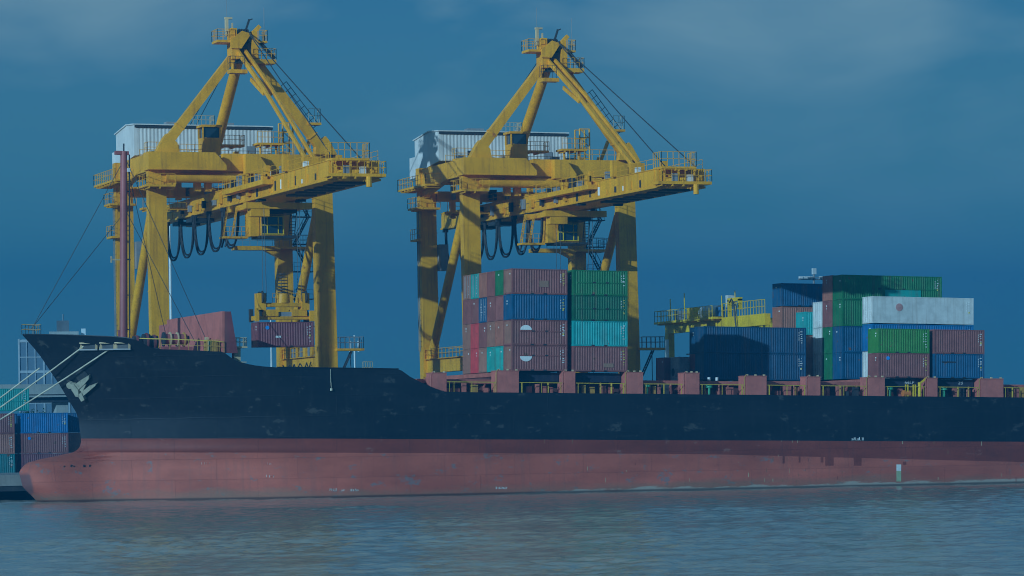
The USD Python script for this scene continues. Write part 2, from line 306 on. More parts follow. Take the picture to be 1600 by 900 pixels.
Qm = MB()
for k in range(-16, -6): Qm.box(k * 6 - 0.3, k * 6 + 0.3, 27.1, 27.58, 0.4, 2.3)
Qm.box(-96, -36, 27.3, 27.58, 1.0, 1.5)
Qm.build('rubber_strip', DARK, Qf)

# ------------------------------------------------------------------ the ship
YC, HBEAM = 12.5, 13.1
SZ = [-8, -6, -3.95, -2.4, -0.86, 0.0, 0.45, 0.85, 1.14, 1.6, 2.18, 4.76, 7.96, 11.03, 13.2]
SX = [-40, -43.5, -46.1, -47.7, -48.1, -47.4, -45.7, -43.6, -42.35, -41.9, -41.75, -42.05, -44.04, -46.14, -48.1]
def xstem(z): return np.interp(z, SZ, SX)
def smoothstep(a, b, t):
    t = np.clip((t - a) / (b - a), 0, 1); return t * t * (3 - 2 * t)
def half(x, z):
    xs = np.where(z > 1.14, xstem(z), -41.9)
    k = np.clip((z - 0.0) / 13.0, 0, 1)
    L = 29 - 9 * k
    t = np.clip((x - xs) / L, 0, 1)
    main = HBEAM * (1 - (1 - t) ** (2.0 + 0.25 * k)) ** (1.04 - 0.04 * k)
    wb = 2.7 * np.sqrt(np.clip(1 - ((z + 3.2) / 4.35) ** 2, 0, 1))
    tb = np.clip((x - xstem(z)) / 3.2, 0, 1)
    bulb = np.where(z < 1.14, wb * np.sqrt(1 - (1 - tb) ** 2), 0) * (1 - smoothstep(-34, -24, x))
    return (main ** 2.4 + bulb ** 2.4) ** (1 / 2.4)
SHX = [-60, -48, -44, -39.5, -38.3, -37.6, -36.9, -36.2, -30.4, -30.0, -29.4, -28.6, -27.4, -26.2, -25.0, -12.3, -11.2, -9.6, -8.1, -7.3, 80]
SHZ = [12.93, 12.90, 12.72, 12.42, 12.15, 11.75, 11.38, 11.27, 11.02, 10.75, 10.3, 9.98, 9.72, 9.58, 9.52, 9.50, 8.75, 8.0, 7.45, 7.25, 7.25]
def sheer(x): return np.interp(x, SHX, SHZ)
def bootlow(x): return np.interp(x, [-60, 21, 57, 80], [1.10, 1.06, 0.33, -0.1])
sN = np.concatenate([np.linspace(0, 0.02, 8)[:-1] ** 1.0, np.linspace(0.02, 0.42, 110)[:-1], np.linspace(0.42, 1, 16)])
def band(zlo, zhi, rows, mat, name, parent):
    mb = MB(); P = {}
    grid = []
    for k in np.linspace(0, 1, rows):
        x = xstem(5.0) + (78 - xstem(5.0)) * sN
        for _ in range(12):
            z = zlo(x) + (zhi(x) - zlo(x)) * k
            z0 = z[0]
            x = xstem(z0) + (78 - xstem(z0)) * sN
        z = zlo(x) + (zhi(x) - zlo(x)) * k
        grid.append((x, z, half(x, z)))
    n = len(sN)
    for side in (-1, 1):
        v = []; f = []
        for x, z, h in grid: v.append(np.stack([x, YC + side * h, z], 1))
        for r in range(rows - 1):
            for i in range(n - 1):
                a, b, c, d = r * n + i, r * n + i + 1, (r + 1) * n + i + 1, (r + 1) * n + i
                f += [(a, b, c), (a, c, d)] if side < 0 else [(a, c, b), (a, d, c)]
        mb.add(np.vstack(v), f)
    return mb.build(name, mat, parent, smooth=50)
def nearside(x, z): return YC - float(half(np.array(x), np.array(z)))

ship = thing('cargo_ship', 'long black and red container ship with bulbous bow moored along the quay', 'ship', (10, YC, -7.5), ship=True)
band(lambda x: 2.48 + 0 * x, sheer, 16, HBLACK, 'topside', ship)
band(bootlow, lambda x: 2.48 + 0 * x, 6, HBOOT, 'boot_top', ship)
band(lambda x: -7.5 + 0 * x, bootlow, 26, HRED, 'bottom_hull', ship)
# decks and transom
def deckstrip(x0, x1, z, inset=0.05, n=24):
    mb = MB(); v = []; f = []
    xs = np.linspace(x0, x1, n)
    for x in xs:
        h = max(0.02, float(half(np.array(x), np.array(z))) - inset); v += [(x, YC - h, z), (x, YC + h, z)]
    for i in range(n - 1): f += [(2 * i, 2 * i + 2, 2 * i + 3), (2 * i, 2 * i + 3, 2 * i + 1)]
    return mb.add(v, f)
deckstrip(-46.0, -30.2, 10.95).build('forecastle_deck', DECKRED, ship)
deckstrip(-30.2, 78, 7.16).build('main_deck', DECKRED, ship)
MB().box(-30.25, -30.15, 2.6, 22.4, 7.16, 10.90).build('deck_bulkhead', DECKRED, ship)
MB().box(77.9, 78.0, -0.55, 25.55, -7.0, 7.2).build('transom', HBLACK, ship)
# bulwark rub strake (cap) along the raised bulwark
cap = MB(); xs = np.linspace(-47.7, -38.6, 14)
pts = [(x, nearside(x, sheer(x)) + 0.03, float(sheer(x)) + 0.03) for x in xs]
for a, b in zip(pts[:-1], pts[1:]): cap.beam(a, b, 0.22, 0.08)
cap.build('bulwark_cap', HBLACK, ship)
cap = MB(); xs = np.linspace(-25, -12.4, 6)
pts = [(x, nearside(x, 9.5) + 0.03, float(sheer(x)) + 0.03) for x in xs]
for a, b in zip(pts[:-1], pts[1:]): cap.beam(a, b, 0.22, 0.08)
cap.build('bulwark_cap', HBLACK, ship)

# breakwater across the foredeck
bw = MB(); bw.box(-30.45, -30.2, 0.25, 22.0, 10.9, 15.02)
bwp = bw.build('breakwater', PEDRED, ship)
MB().box(-30.45, -30.2, 22.05, 25.2, 10.9, 14.55).build('breakwater_wing', PEDRED, bwp)
MB().prism([(0, 0), (1.35, 0), (0.62, 4.1), (0, 4.1)], (-30.19, 0.26, 10.9), (1, 0, 0), (0, 0, 1), (0, 0.18, 0)).build('breakwater_bracket', BRKT, bwp)
for yb in (5.5, 11, 16.5, 21.5):
    MB().prism([(0, 0), (1.6, 0), (0.2, 3.6), (0, 3.6)], (-30.19, yb, 10.9), (1, 0, 0), (0, 0, 1), (0, 0.15, 0)).build('breakwater_bracket', DECKRED, bwp)
# foremast
mast = MB(); mast.tube((-37.40, YC, 10.9), (-37.43, YC, 31.6), 0.42, 0.36, 12)
mp = mast.build('mast', MASTRED, ship, smooth=40)
MB().box(-38.35, -36.95, YC - 0.25, YC + 0.25, 31.25, 31.62).build('mast_arm', MASTRED, mp)
MB().tube((-37.43, YC, 31.6), (-37.43, YC, 32.4), 0.08).build('mast_light', DARK, mp)
MB().ladder((-36.75, YC, 10.9), (-36.85, YC, 31.3), 0.45, (0.3, 1, 0), 0.5, 0.09).build('mast_ladder', DARK, mp)
lt = MB()
for z in (13.5, 17, 20.6, 24, 27.5): lt.box(-37.5, -36.7, YC - 0.06, YC + 0.06, z, z + 0.1)
lt.build('ladder_bracket', DARK, mp)
MB().box(-38.75, -37.5, YC - 0.08, YC + 0.08, 20.55, 20.68).box(-38.75, -38.62, YC - 0.1, YC + 0.1, 20.3, 20.95).build('mast_lamp', CREAM, mp)
MB().box(-37.15, -36.85, YC - 0.5, YC - 0.1, 29.5, 29.9).build('mast_lamp', WHITE, mp)
MB().prism([(0, 0), (1.1, 0), (0.45, 2.6), (0, 2.6)], (-37.95, YC - 0.1, 10.9), (1, 0, 0), (0, 0, 1), (0, 0.2, 0)).build('mast_foot', MASTRED, mp)
for i, (a, b) in enumerate((((-46.9, 12.3, 13.4), (-37.5, YC, 30.6)), ((-46.9, 12.7, 13.4), (-37.5, YC, 25.2)), ((-37.3, YC, 31.0), (-30.4, 4.5, 11.2)), ((-37.3, YC, 25.8), (-31.0, 6.5, 11.2)), ((-37.3, YC, 31.0), (-30.4, 20.5, 11.2)))):
    MB().tube(a, b, 0.035, n=5).build('mast_stay', DARK, mp)
# bow pulpit
pp = MB()
pts = [(-46.2, YC - 1.35, 12.85), (-47.6, YC - 0.5, 12.9), (-47.75, YC + 0.4, 12.9), (-46.2, YC + 1.5, 12.85)]
pp.rail(pts, 1.0, 0.9, 0.07)
pp.rail([(-46.2, YC - 1.35, 12.85), (-46.2, YC + 1.5, 12.85)], 1.0, 1.0, 0.07)
pp.build('bow_railing', OCHRE, ship)
# forecastle railing behind the bulwark step
rl = MB(); up = np.array([0, 0, 1.0])
ys = lambda x: nearside(x, 11.2) + 0.12
pts = [np.array((x, ys(x), float(sheer(x)))) for x in np.linspace(-36.1, -30.3, 8)]
for a, b in zip(pts[:-1], pts[1:]):
    rl.beam(a + (0, 0, 1.02), b + (0, 0, 1.02), 0.08, 0.08)
rl.beam(np.array((-37.9, ys(-37.9), 12.35)), pts[0] + (0, 0, 1.02), 0.1, 0.1)
rl.build('forecastle_rail', OCHRE2, ship)
rl = MB()
for p in pts: rl.beam(p, p + (0, 0, 1.02), 0.06, 0.06)
for a, b in zip(pts[:-1], pts[1:]): rl.beam(a + (0, 0, 0.5), b + (0, 0, 0.5), 0.04, 0.04)
rl.build('rail_stanchion', OCHRE, ship)
MB().box(-31.4, -30.6, 0.6, 0.75, 11.0, 12.1).rail([(-31.9, 0.4, 11.05), (-30.7, 0.3, 11.05)], 1.15, 0.3, 0.05).build('ladder_gate', OCHRE, ship)
# winches and rope drums
def drum(x, y, z, r, L, mat, flange, nfl=2):
    m = MB(); m.tube((x, y, z), (x + L, y, z), r * 0.72, n=18)
    p = m.build('rope_drum', mat, ship, smooth=40)
    for i in range(nfl):
        xx = x + L * i / (nfl - 1); fl = MB(); fl.tube((xx - 0.05, y, z), (xx + 0.05, y, z), r, n=20); fl.build('drum_flange', flange, p, smooth=40)
    return p
dp = MB().tube((-34.4, 8.0, 12.45), (-32.05, 8.0, 12.45), 0.56, n=18).build('rope_drum', MASTRED, ship, smooth=40)
for xx, mt in ((-34.4, DARK), (-33.75, CREAM), (-33.0, CREAM), (-32.3, OCHRE)):
    MB().tube((xx - 0.06, 8.0, 12.45), (xx + 0.06, 8.0, 12.45), 0.74, n=22).build('drum_flange', mt, dp, smooth=40)
MB().tube((-32.04, 8.0, 12.45), (-31.8, 8.0, 12.45), 0.42, n=14).build('warping_head', DARK, dp, smooth=40)
MB().box(-34.6, -31.6, 7.2, 8.8, 10.95, 11.7).build('winch_bed', MASTRED, ship)
for xx, rr in ((-37.3, 0.62), (-36.3, 0.85), (-35.5, 0.7)):
    dp = MB().tube((xx, 9.0, 12.15), (xx + 0.7, 9.0, 12.15), rr, n=18).build('rope_drum', DARK, ship, smooth=40)
    MB().tube((xx + 0.25, 8.9, 12.2), (xx + 0.45, 8.9, 12.2), rr * 1.06, n=18).build('drum_flange', BRKT, dp, smooth=40)
MB().box(-37.6, -34.8, 8.2, 9.9, 10.95, 11.6).build('winch_bed', DARK, ship)
MB().box(-31.05, -30.75, 4.2, 4.7, 10.95, 12.6).build('deck_post', CREAM, ship); MB().box(-32.0, -31.7, 1.2, 1.5, 10.95, 12.2).build('deck_post', OCHRE, ship)
MB().box(-31.35, -30.95, 1.6, 2.0, 10.95, 12.15).build('green_locker', GREENP, ship)
# cream access platform aft of the breakwater
ap = MB().box(-29.05, -28.35, 1.0, 1.7, 8.0, 11.45)
app = ap.build('access_tower', CREAM, ship)
MB().box(-29.3, -27.75, 0.7, 2.0, 11.45, 11.6).build('platform', CREAM, app)
MB().rail([(-27.8, 0.75, 11.6), (-29.25, 0.75, 11.6), (-29.25, 1.95, 11.6), (-27.8, 1.95, 11.6), (-27.8, 0.75, 11.6)], 0.85, 0.4, 0.08).build('railing', CREAM, app)
MB().box(-28.34, -27.8, 0.8, 0.9, 10.0, 10.08).box(-28.34, -27.8, 0.8, 0.9, 9.4, 9.48).build('step_rung', CREAM, app)

# mooring chocks (fairleads) on the bow
for x0 in (-42.85, -41.25, -40.0):
    z = 11.62; m = MB()
    for dx in (0.0, 1.2 if x0 < -42 else 1.1):
        m.box(x0 + dx - 0.1, x0 + dx + 0.1, nearside(x0 + dx, z) - 0.14, nearside(x0 + dx, z) + 0.3, z - 0.35, z + 0.3)
    dx = 1.2 if x0 < -42 else 1.1
    for dz, mt in ((0.3, CREAM), (-0.35, GREY)):
        m2 = MB(); m2.beam((x0 - 0.15, nearside(x0, z) - 0.1, z + dz), (x0 + dx + 0.15, nearside(x0 + dx, z) - 0.1, z + dz), 0.3, 0.13)
        m2.build('fairlead_lip', mt, ship)
    m.build('fairlead_roller', CREAM, ship)
    m3 = MB(); m3.beam((x0 + 0.05, nearside(x0, z) - 0.03, z), (x0 + dx - 0.05, nearside(x0 + dx, z) - 0.03, z), 0.1, 0.55); m3.build('fairlead_opening', DARK, ship)

# anchor housed against the flare
def onhull(x, z, off):
    return np.array((x, nearside(x, z) - off, z))
ax0 = -42.1
tx = unit(onhull(-41.2, 7.3, 0) - onhull(-42.9, 7.3, 0)); tz = unit(onhull(-42.1, 8.2, 0) - onhull(-42.1, 6.6, 0))
nrm = np.cross(tx, tz); nrm = nrm if nrm[1] < 0 else -nrm
ao = onhull(-42.1, 7.5, 0) + nrm * 0.12
def apoly(poly, d=0.42, o=0.0):
    return MB().prism(poly, ao + nrm * o, tx, tz, nrm * d)
# 2D anchor in metres on that plane (pixel crop: crown lower-left to right, two flukes pointing up-right)
ash = 1.0 / math.hypot(*tx[:2]) if False else 1.0
AX = lambda px, py: ((px - 712) / 5.625 / 13.9, -(py - 600) / 5.625 / 14.0)
an = MB()
an.prism([AX(620, 535), AX(655, 540), AX(700, 590), AX(720, 660), AX(690, 655), AX(640, 590)], ao, tx, tz, nrm * 0.55)
anp = an.build('anchor', ANCH, ship)
m = MB(); m.prism([AX(700, 640), AX(735, 620), AX(775, 690), AX(748, 706)], ao, tx, tz, nrm * 0.5); m.build('anchor_crown', ANCH, anp)
m = MB(); m.prism([AX(655, 545), AX(690, 515), AX(772, 458), AX(778, 490), AX(745, 540), AX(700, 592)], ao, tx, tz, nrm * 0.38); m.build('anchor_fluke', ANCH, anp)
m = MB(); m.prism([AX(722, 625), AX(780, 570), AX(855, 540), AX(850, 556), AX(790, 620), AX(748, 660)], ao, tx, tz, nrm * 0.38); m.build('anchor_fluke', ANCH, anp)
m = MB(); m.prism([AX(705, 600), AX(735, 545), AX(755, 550), AX(735, 625)], ao, tx, tz, nrm * 0.3); m.build('anchor_shank', ANCH, anp)
m = MB(); m.tube(ao + tx * AX(610, 0)[0] + tz * AX(0, 552)[1], ao + tx * AX(610, 0)[0] + tz * AX(0, 552)[1] + nrm * 0.5, 0.34, n=12); m.build('anchor_head', ANCH, anp)
hp = ao + tx * AX(700, 0)[0] + tz * AX(0, 480)[1]
MB().tube(hp - nrm * 0.3, hp + nrm * 0.02, 0.75, n=18).build('hawse_pipe', DARK, ship, smooth=40)

# container pedestals along the side
PED = [(-8.79, -7.29), (-1.8, 0.49), (5.44, 6.63), (12.35, 14.13), (18.86, 20.44), (25.74, 28.08), (32.86, 34.27), (39.86, 41.81), (46.8, 48.02), (53.22, 55.92), (60.0, 61.2), (67, 69.3)]
for i, (a, b) in enumerate(PED):
    zt = 9.42 if i < 5 else 9.18
    if i == 0: zt = 9.12
    p = MB().box(a, b, -0.56, 1.4, 7.17, zt).build('container_pedestal', PEDRED, ship)
    MB().box(a - 0.04, b + 0.04, -0.6, 1.45, zt, zt + 0.07).build('pedestal_cap', DECKRED, p)
    m = MB()
    for k in range(3 if b - a > 1.5 else 2):
        xx = a + 0.2 + (b - a - 0.4) * k / (2 if b - a > 1.5 else 1); m.box(xx - 0.09, xx + 0.09, -0.45, -0.25, zt + 0.071, zt + 0.22)
    m.build('twist_lock', CREAM, p, kind='stuff')
    MB().path([(a - 0.16, -0.5, 7.2), (a - 0.16, -0.5, zt - 0.15), (a + 0.05, -0.5, zt + 0.18)], 0.05).build('pedestal_pipe', OCHRE if i % 2 else DECKRED, p, smooth=40)
# hatch coamings and covers behind the pedestals
HATCH = [(-9.5, -1.6, 8.62, 0), (-1.2, 12.6, 9.36, 1), (13.2, 26.4, 8.72, 0), (27.0, 40.4, 8.80, 0), (41.0, 54.3, 9.12, 1), (55.0, 68.0, 8.7, 0)]
for x0, x1, zt, navy in HATCH:
    p = MB().box(x0, x1, 2.3, 23.2, 7.17, zt - 0.45).build('hatch_coaming', COAM, ship)
    MB().box(x0 - 0.15, x1 + 0.15, 1.7, 23.6, zt - 0.44, zt - 0.02).build('hatch_cover', DECKRED, p)
    m = MB()
    for k in range(int((x1 - x0) / 1.1)):
        xx = x0 + 0.5 + k * 1.1; m.prism([(0, 0), (0.55, 0), (0, -1.0)], (xx, 2.29, zt - 0.46), (0, -1, 0), (0, 0, 1), (0.12, 0, 0))
    m.build('coaming_bracket', DECKRED, p, kind='stuff')
for (x0, x1) in ((0.62, 5.36), (6.72, 12.22)):
    MB().box(x0, x1, 0.9, 1.3, 8.45, 9.38).build('support_girder', NAVY, ship)
for (x0, x1) in ((41.95, 46.68), (48.15, 53.1)):
    MB().box(x0, x1, 0.9, 1.3, 8.25, 9.12).build('support_girder', NAVY, ship)
for txt, x, z in (('44LP', 44.85, 8.60), ('23', 51.25, 8.62)):
    t = meshkit.text_mesh(txt, 0.34, 0.02); v = np.array(t.vertices); m = MB()
    m.add(np.stack([x + v[:, 0], 0.895 - v[:, 2], z + v[:, 1]], 1), np.array(t.faces)); m.build('painted_number', MARK, ship)
for (x0, x1) in [(-7.2, -1.9), (0.6, 5.35), (6.75, 12.25), (14.25, 18.75), (20.55, 25.6), (28.2, 32.75), (34.4, 39.7), (41.95, 46.7), (48.15, 53.1), (56, 60)]:
    m = MB(); m.beam((x0, -0.45, 8.28), (x1, -0.45, 8.28), 0.07, 0.07); n = max(2, int((x1 - x0) / 2.3))
    for i in range(n + 1):
        xx = x0 + 0.25 + (x1 - x0 - 0.5) * i / n; w = rng.choice((0.05, 0.05, 0.10)); m.beam((xx, -0.45, 7.17), (xx, -0.45, 8.28), w, w)
    m.build('side_railing', OCHRE2, ship)
    k = x0 + 0.4
    while k < x1 - 0.7:
        w = rng.uniform(0.2, 0.75); h = rng.uniform(0.45, 1.15); y = rng.uniform(0.3, 0.8)
        MB().box(k, k + w, y, y + 0.5, 7.17, 7.17 + h).build('deck_fitting', DECKRED if rng.random() < 0.6 else (OCHRE if rng.random() < 0.4 else DARK), ship); k += w + rng.uniform(0.2, 0.8)
    for q in range(rng.choice((1, 2, 2))):
        xx = rng.uniform(x0 + 0.5, x1 - 0.5); MB().tube((xx, 0.2, 7.17), (xx, 0.2, 8.35), 0.09, n=8).build('vent_pipe', rng.choice((OCHRE, DECKRED, OCHRE2)), ship, smooth=40)
def mushroom(x, h=1.25):
    p = MB().tube((x, 0.0, 7.17), (x, 0.0, 7.17 + h), 0.13, n=10).build('mushroom_vent', GREENP, ship, smooth=40)
    MB().tube((x, 0.0, 7.17 + h - 0.35), (x, 0.0, 7.17 + h), 0.36, 0.30, n=14).build('vent_hood', GREENP, p, smooth=40)
for x in (42.7, 49.1, 21.8, 14.8): mushroom(x, 1.15)
MB().tube((44.1, -0.2, 7.55), (44.9, -0.2, 7.55), 0.36, n=16).build('hose_reel', ORANGE, ship, smooth=40)
for dx in (44.25, 44.5, 45.15, 45.4): MB().box(dx, dx + 0.12, -0.5, -0.4, 7.17, 8.5).build('gangway_post', YELLOW2, ship)
m = MB(); m.tube((46.0, -0.35, 7.17), (46.0, -0.35, 8.75), 0.17, n=10); m.beam((46.0, -0.35, 8.6), (47.0, -0.35, 9.35), 0.16, 0.16); m.build('davit', YELLOW2, ship)
for x in (1.5, 3.6, 22.6, 23.5):
    MB().tube((x, 1.9, 8.75), (x, 1.9, 9.1), 0.16, n=10).build('vent_cowl', WHITE, ship, smooth=40)
# marks on the hull side
yh = -0.6
def mark(x0, x1, z0, z1, mat, name='hull_mark'):
    MB().box(x0, x1, yh - 0.012, yh + 0.05, z0, z1).build(name, mat, ship)
mark(43.15, 43.7, -0.66, 0.02, MARK); mark(43.15, 43.7, -1.78, -0.67, paint('mark_pale_green', (0.36, 0.42, 0.24), 0.7, 0.5, (0.2, 0.2, 0.12), 1.5))
for a, b, z in ((34.3, 34.6, 0.2), (34.82, 35.8, -0.12), (38.15, 39.05, -0.12), (31.75, 31.95, 0.2), (29.9, 30.15, 0.1)):
    mark(a, b, z, 1.0, HBOOT, 'paint_patch')
mark(43.9, 44.4, 0.66, 0.93, HBOOT, 'paint_patch'); mark(43.9, 44.3, -0.02, 0.32, HBOOT, 'paint_patch')
def scribble(x, z, n, s=0.16, seed=0, mat=MARK):
    """A cluster of short worn strokes: lettering too worn to read."""
    q = random.Random(seed); m = MB(); k = x
    for i in range(n):
        w = q.uniform(0.4, 1.1) * s; h = q.uniform(0.7, 1.3) * s
        y = nearside(k, z) - 0.02
        m.box(k, k + w * 0.45, y, y + 0.08, z, z + h); m.box(k, k + w, y, y + 0.08, z + h * q.choice((0.0, 0.4, 0.8)), z + h * q.choice((0.0, 0.4, 0.8)) + 0.05); k += w + 0.05
    m.build('hull_mark', mat, ship)
for i, (x, z, n) in enumerate(((-31.3, -0.1, 4), (-25.3, -0.1, 3), (-25.4, -1.38, 4), (-19.4, -2.7, 4), (-18.2, -2.75, 2), (-17.3, -2.75, 4), (-2.0, -2.55, 6), (37.9, 2.55, 6), (-44.6, -0.3, 0))):
    if n: scribble(x, z, n, 0.2 if i != 7 else 0.3, i)
m = MB()
for i, x in enumerate((-44.0, -43.3, -43.0, -42.0, -41.9, -41.4)):
    y = nearside(x, -0.35) - 0.03; m.box(x, x + 0.14, y, y + 0.1, -0.4, -0.26 + 0.1 * (i % 2))
m.build('bulb_mark', DARK, ship)
q = random.Random(77)
SPECK = paint('speck_pale', (0.50, 0.42, 0.25), 0.7, 0.3)
for i in range(46):                                     # runs of rust and primer specks
    x = q.uniform(2, 58) if i % 3 else q.uniform(23, 33); z = q.uniform(-1.7, 1.6) if i % 4 else 2.5; h = q.uniform(0.08, 0.5); w = q.uniform(0.03, 0.09)
    MB().box(x, x + w, -0.611, -0.55, z - h, z).build('paint_run', SPECK if i % 5 < 2 else (HBOOT if i % 5 == 2 else paint('rust_run', (0.28, 0.12, 0.06), 0.8, 0.4)), ship)
m = MB(); m.tube((-19.6, -0.72, 9.4), (-19.5, -0.75, 7.55), 0.03, n=5); m.tube((-19.5, -0.75, 7.5), (-19.5, -0.75, 7.25), 0.13, n=8); m.build('heaving_line', ROPE, ship)

# ------------------------------------------------------------------ mooring lines
def rope(name, a, b, sag, label, r=0.075):
    pts = [np.asarray(a) + (np.asarray(b) - np.asarray(a)) * t + np.array((0, 0, -4 * sag * t * (1 - t))) for t in np.linspace(0, 1, 15)]
    return single(name, MB().path(pts, r, 7), ROPE, label, 'rope', group='mooring lines at the bow', smooth=60)
ROPEA = s2w((-42.68, 7.5, 11.63)); ROPEB = s2w((-40.24, 5.24, 11.53)); ROPEC = s2w((-44.36, 20.0, 9.76))
ROPE_ENDS = dict(a=(-56.51, 28.5, 3.3), b=(-55.74, 28.5, 3.3), c=(-57.38, 28.8, 3.3))
rope('mooring_rope', ROPEA, ROPE_ENDS['a'], 0.25, 'pale mooring rope from the foremost bow chock, passing above the other rope')
rope('mooring_rope', ROPEB, ROPE_ENDS['b'], 0.25, 'pale mooring rope running lowest, from the second bow chock past the anchor')
rope('mooring_rope', ROPEC, ROPE_ENDS['c'], 0.15, 'pale mooring rope behind the stem, leading down over the teal container')
for k, p in ROPE_ENDS.items():
    single('mooring_bollard', MB().tube((p[0], p[1], 2.70), (p[0], p[1], 3.25), 0.28, n=14).tube((p[0], p[1], 3.2502), (p[0], p[1], 3.5), 0.4, n=14), DARK,
           'dark cast bollard on the quay edge holding the %s bow mooring rope' % {'a': 'upper', 'b': 'lower', 'c': 'hindmost'}[k], 'bollard', group='bollards on the quay edge')

# ------------------------------------------------------------------ shipping containers
def corrug(x0, x1, y, z0, z1, out=-1, pitch=0.278, d=0.036, axis='x'):
    """A trapezoid-corrugated sheet along x (or y)."""
    n = max(3, int(round((x1 - x0) / pitch))); p = (x1 - x0) / n; prof = []
    for i in range(n):
        a = x0 + i * p; prof += [(a, 0), (a + 0.26 * p, 0), (a + 0.5 * p, 1), (a + 0.76 * p, 1)]
    prof.append((x1, 0)); v = []; f = []
    for a, h in prof:
        b = y - out * d * h
        for z in (z0, z1): v.append((a, b, z) if axis == 'x' else (b, a, z))
    for i in range(len(prof) - 1):
        q = (2 * i, 2 * i + 2, 2 * i + 3, 2 * i + 1)
        if (out < 0) == (axis == 'x'): f += [(q[0], q[1], q[2]), (q[0], q[2], q[3])]
        else: f += [(q[0], q[2], q[1]), (q[0], q[3], q[2])]
    return v, f
L20, L40, WD, H1, HQ = 6.058, 12.192, 2.438, 2.591, 2.896
def container(x, y, z, col, label, L=L20, H=H1, ship_=True, end='plain', group=None, mid=None, disc=None, patch=None, marks=True, flat=False, rot=0.0, endcol=None, badge=None, seed=0):
    q = random.Random(seed + int(x * 13 + y * 7 + z * 3))
    t = thing('shipping_container', label, 'container', (x, y, z), ship=ship_, group=group)
    m, me = cmat(col), cmat(endcol or col)
    fr = MB()
    for xx in (x, x + L - 0.16):
        for yy in (y, y + WD - 0.14): fr.box(xx, xx + 0.16, yy, yy + 0.14, z, z + H)
    for yy in (y + 0.005, y + WD - 0.105):
        fr.box(x + 0.161, x + L - 0.161, yy, yy + 0.1, z + 0.012, z + 0.17); fr.box(x + 0.161, x + L - 0.161, yy, yy + 0.1, z + H - 0.11, z + H - 0.012)
    for xx in (x + 0.005, x + L - 0.105):
        fr.box(xx, xx + 0.1, y + 0.141, y + WD - 0.141, z + 0.012, z + 0.17); fr.box(xx, xx + 0.1, y + 0.141, y + WD - 0.141, z + H - 0.13, z + H - 0.012)
    fr.build('frame', m, t)
    sp = MB()
    if flat: sp.box(x + 0.16, x + L - 0.16, y + 0.02, y + 0.1, z + 0.171, z + H - 0.111)
    else: sp.add(*corrug(x + 0.16, x + L - 0.16, y + 0.02, z + 0.17, z + H - 0.11, -1))
    spp = sp.build('side_panel', m, t)
    MB().box(x + 0.16, x + L - 0.16, y + WD - 0.09, y + WD - 0.03, z + 0.17, z + H - 0.11).build('side_panel', m, t)
    e = MB()
    if end == 'door':
        for k in (0, 1):
            d = MB(); d.box(x + 0.035, x + 0.085, y + 0.142 + k * 1.08, y + 0.142 + k * 1.08 + 1.065, z + 0.172, z + H - 0.132); dp = d.build('door', me, t)
            r = MB()
            for yy in (0.3, 0.8): r.tube((x + 0.015, y + 0.142 + k * 1.08 + yy, z + 0.15), (x + 0.015, y + 0.142 + k * 1.08 + yy, z + H - 0.12), 0.03, n=6)
            r.build('lock_rod', GREY if col != 'white' else MARK, dp)
            if k == 0 or q.random() < 0.5:
                g = MB()
                for i in range(q.randint(4, 7)): g.box(x + 0.024, x + 0.034, y + 0.35 + k * 1.08 + q.uniform(0, 0.4), y + 0.55 + k * 1.08 + q.uniform(0, 0.35), z + 0.5 + i * 0.27, z + 0.58 + i * 0.27)
                g.build('marking', MARK, dp)
    elif end == 'reefer':
        MB().box(x + 0.035, x + 0.1, y + 0.142, y + WD - 0.142, z + 0.172, z + H - 0.132).build('end_panel', me, t)
        r = MB(); r.tube((x + 0.03, y + 1.75, z + 0.95), (x - 0.0, y + 1.75, z + 0.95), 0.42, n=18); g = r.build('cooling_fan', DARK, t, smooth=40)
        MB().box(x + 0.01, x + 0.034, y + 0.3, y + 1.2, z + 0.4, z + 1.3).build('cooling_unit', GREY, t)
    else:
        e.add(*corrug(y + 0.14, y + WD - 0.14, x + 0.03, z + 0.17, z + H - 0.13, -1, axis='y')) if end == 'corrugated' else e.box(x + 0.035, x + 0.09, y + 0.142, y + WD - 0.142, z + 0.172, z + H - 0.132)
        e.build('end_panel', me, t)
        if q.random() < 0.6:
            g = MB(); yy = y + q.choice((0.55, 1.35)); zz = z + H - q.uniform(0.5, 0.75)
            g.box(x + 0.022, x + 0.034, yy, yy + 0.24, zz, zz + 0.13); 
            if q.random() < 0.5: g.box(x + 0.022, x + 0.034, yy + 0.05, yy + 0.2, zz - 0.28, zz - 0.14)
            g.build('marking', MARK, t)
    MB().box(x + L - 0.09, x + L - 0.03, y + 0.14, y + WD - 0.14, z + 0.17, z + H - 0.13).build('end_panel', m, t)
    MB().box(x + 0.1, x + L - 0.1, y + 0.1, y + WD - 0.1, z + H - 0.06, z + H - 0.02).build('roof', m, t)
    MB().box(x + 0.1, x + L - 0.1, y + 0.1, y + WD - 0.1, z + 0.05, z + 0.12).build('floor', DARK, t)
    for fx in (0.34, 0.57):
        if L < 7: MB().box(x + L * fx, x + L * fx + 0.36, y - 0.012, y + 0.05, z + 0.02, z + 0.14).build('fork_pocket', DARK, t)
    yq = y - 0.018
    if marks:
        g = MB(); zz = z + H - 0.42; bx = x + L - 0.16 - 0.62 * (1 if L < 7 else 1.2)
        for i in range(6):
            g.box(bx + 0.30 + q.uniform(-0.1, 0.04), bx + 0.42 + q.uniform(-0.04, 0.06), yq, yq + 0.03, zz - q.uniform(0.05, 0.1), zz); zz -= q.uniform(0.14, 0.34)
        g.build('marking', MARK if q.random() < 0.7 else MARKY, t)
        g = MB(); zz = z + H - 0.5
        for i in range(4): g.box(bx + 0.04, bx + 0.09, yq, yq + 0.03, zz - 0.14, zz); zz -= q.uniform(0.2, 0.3)
        g.build('marking', MARK, t)
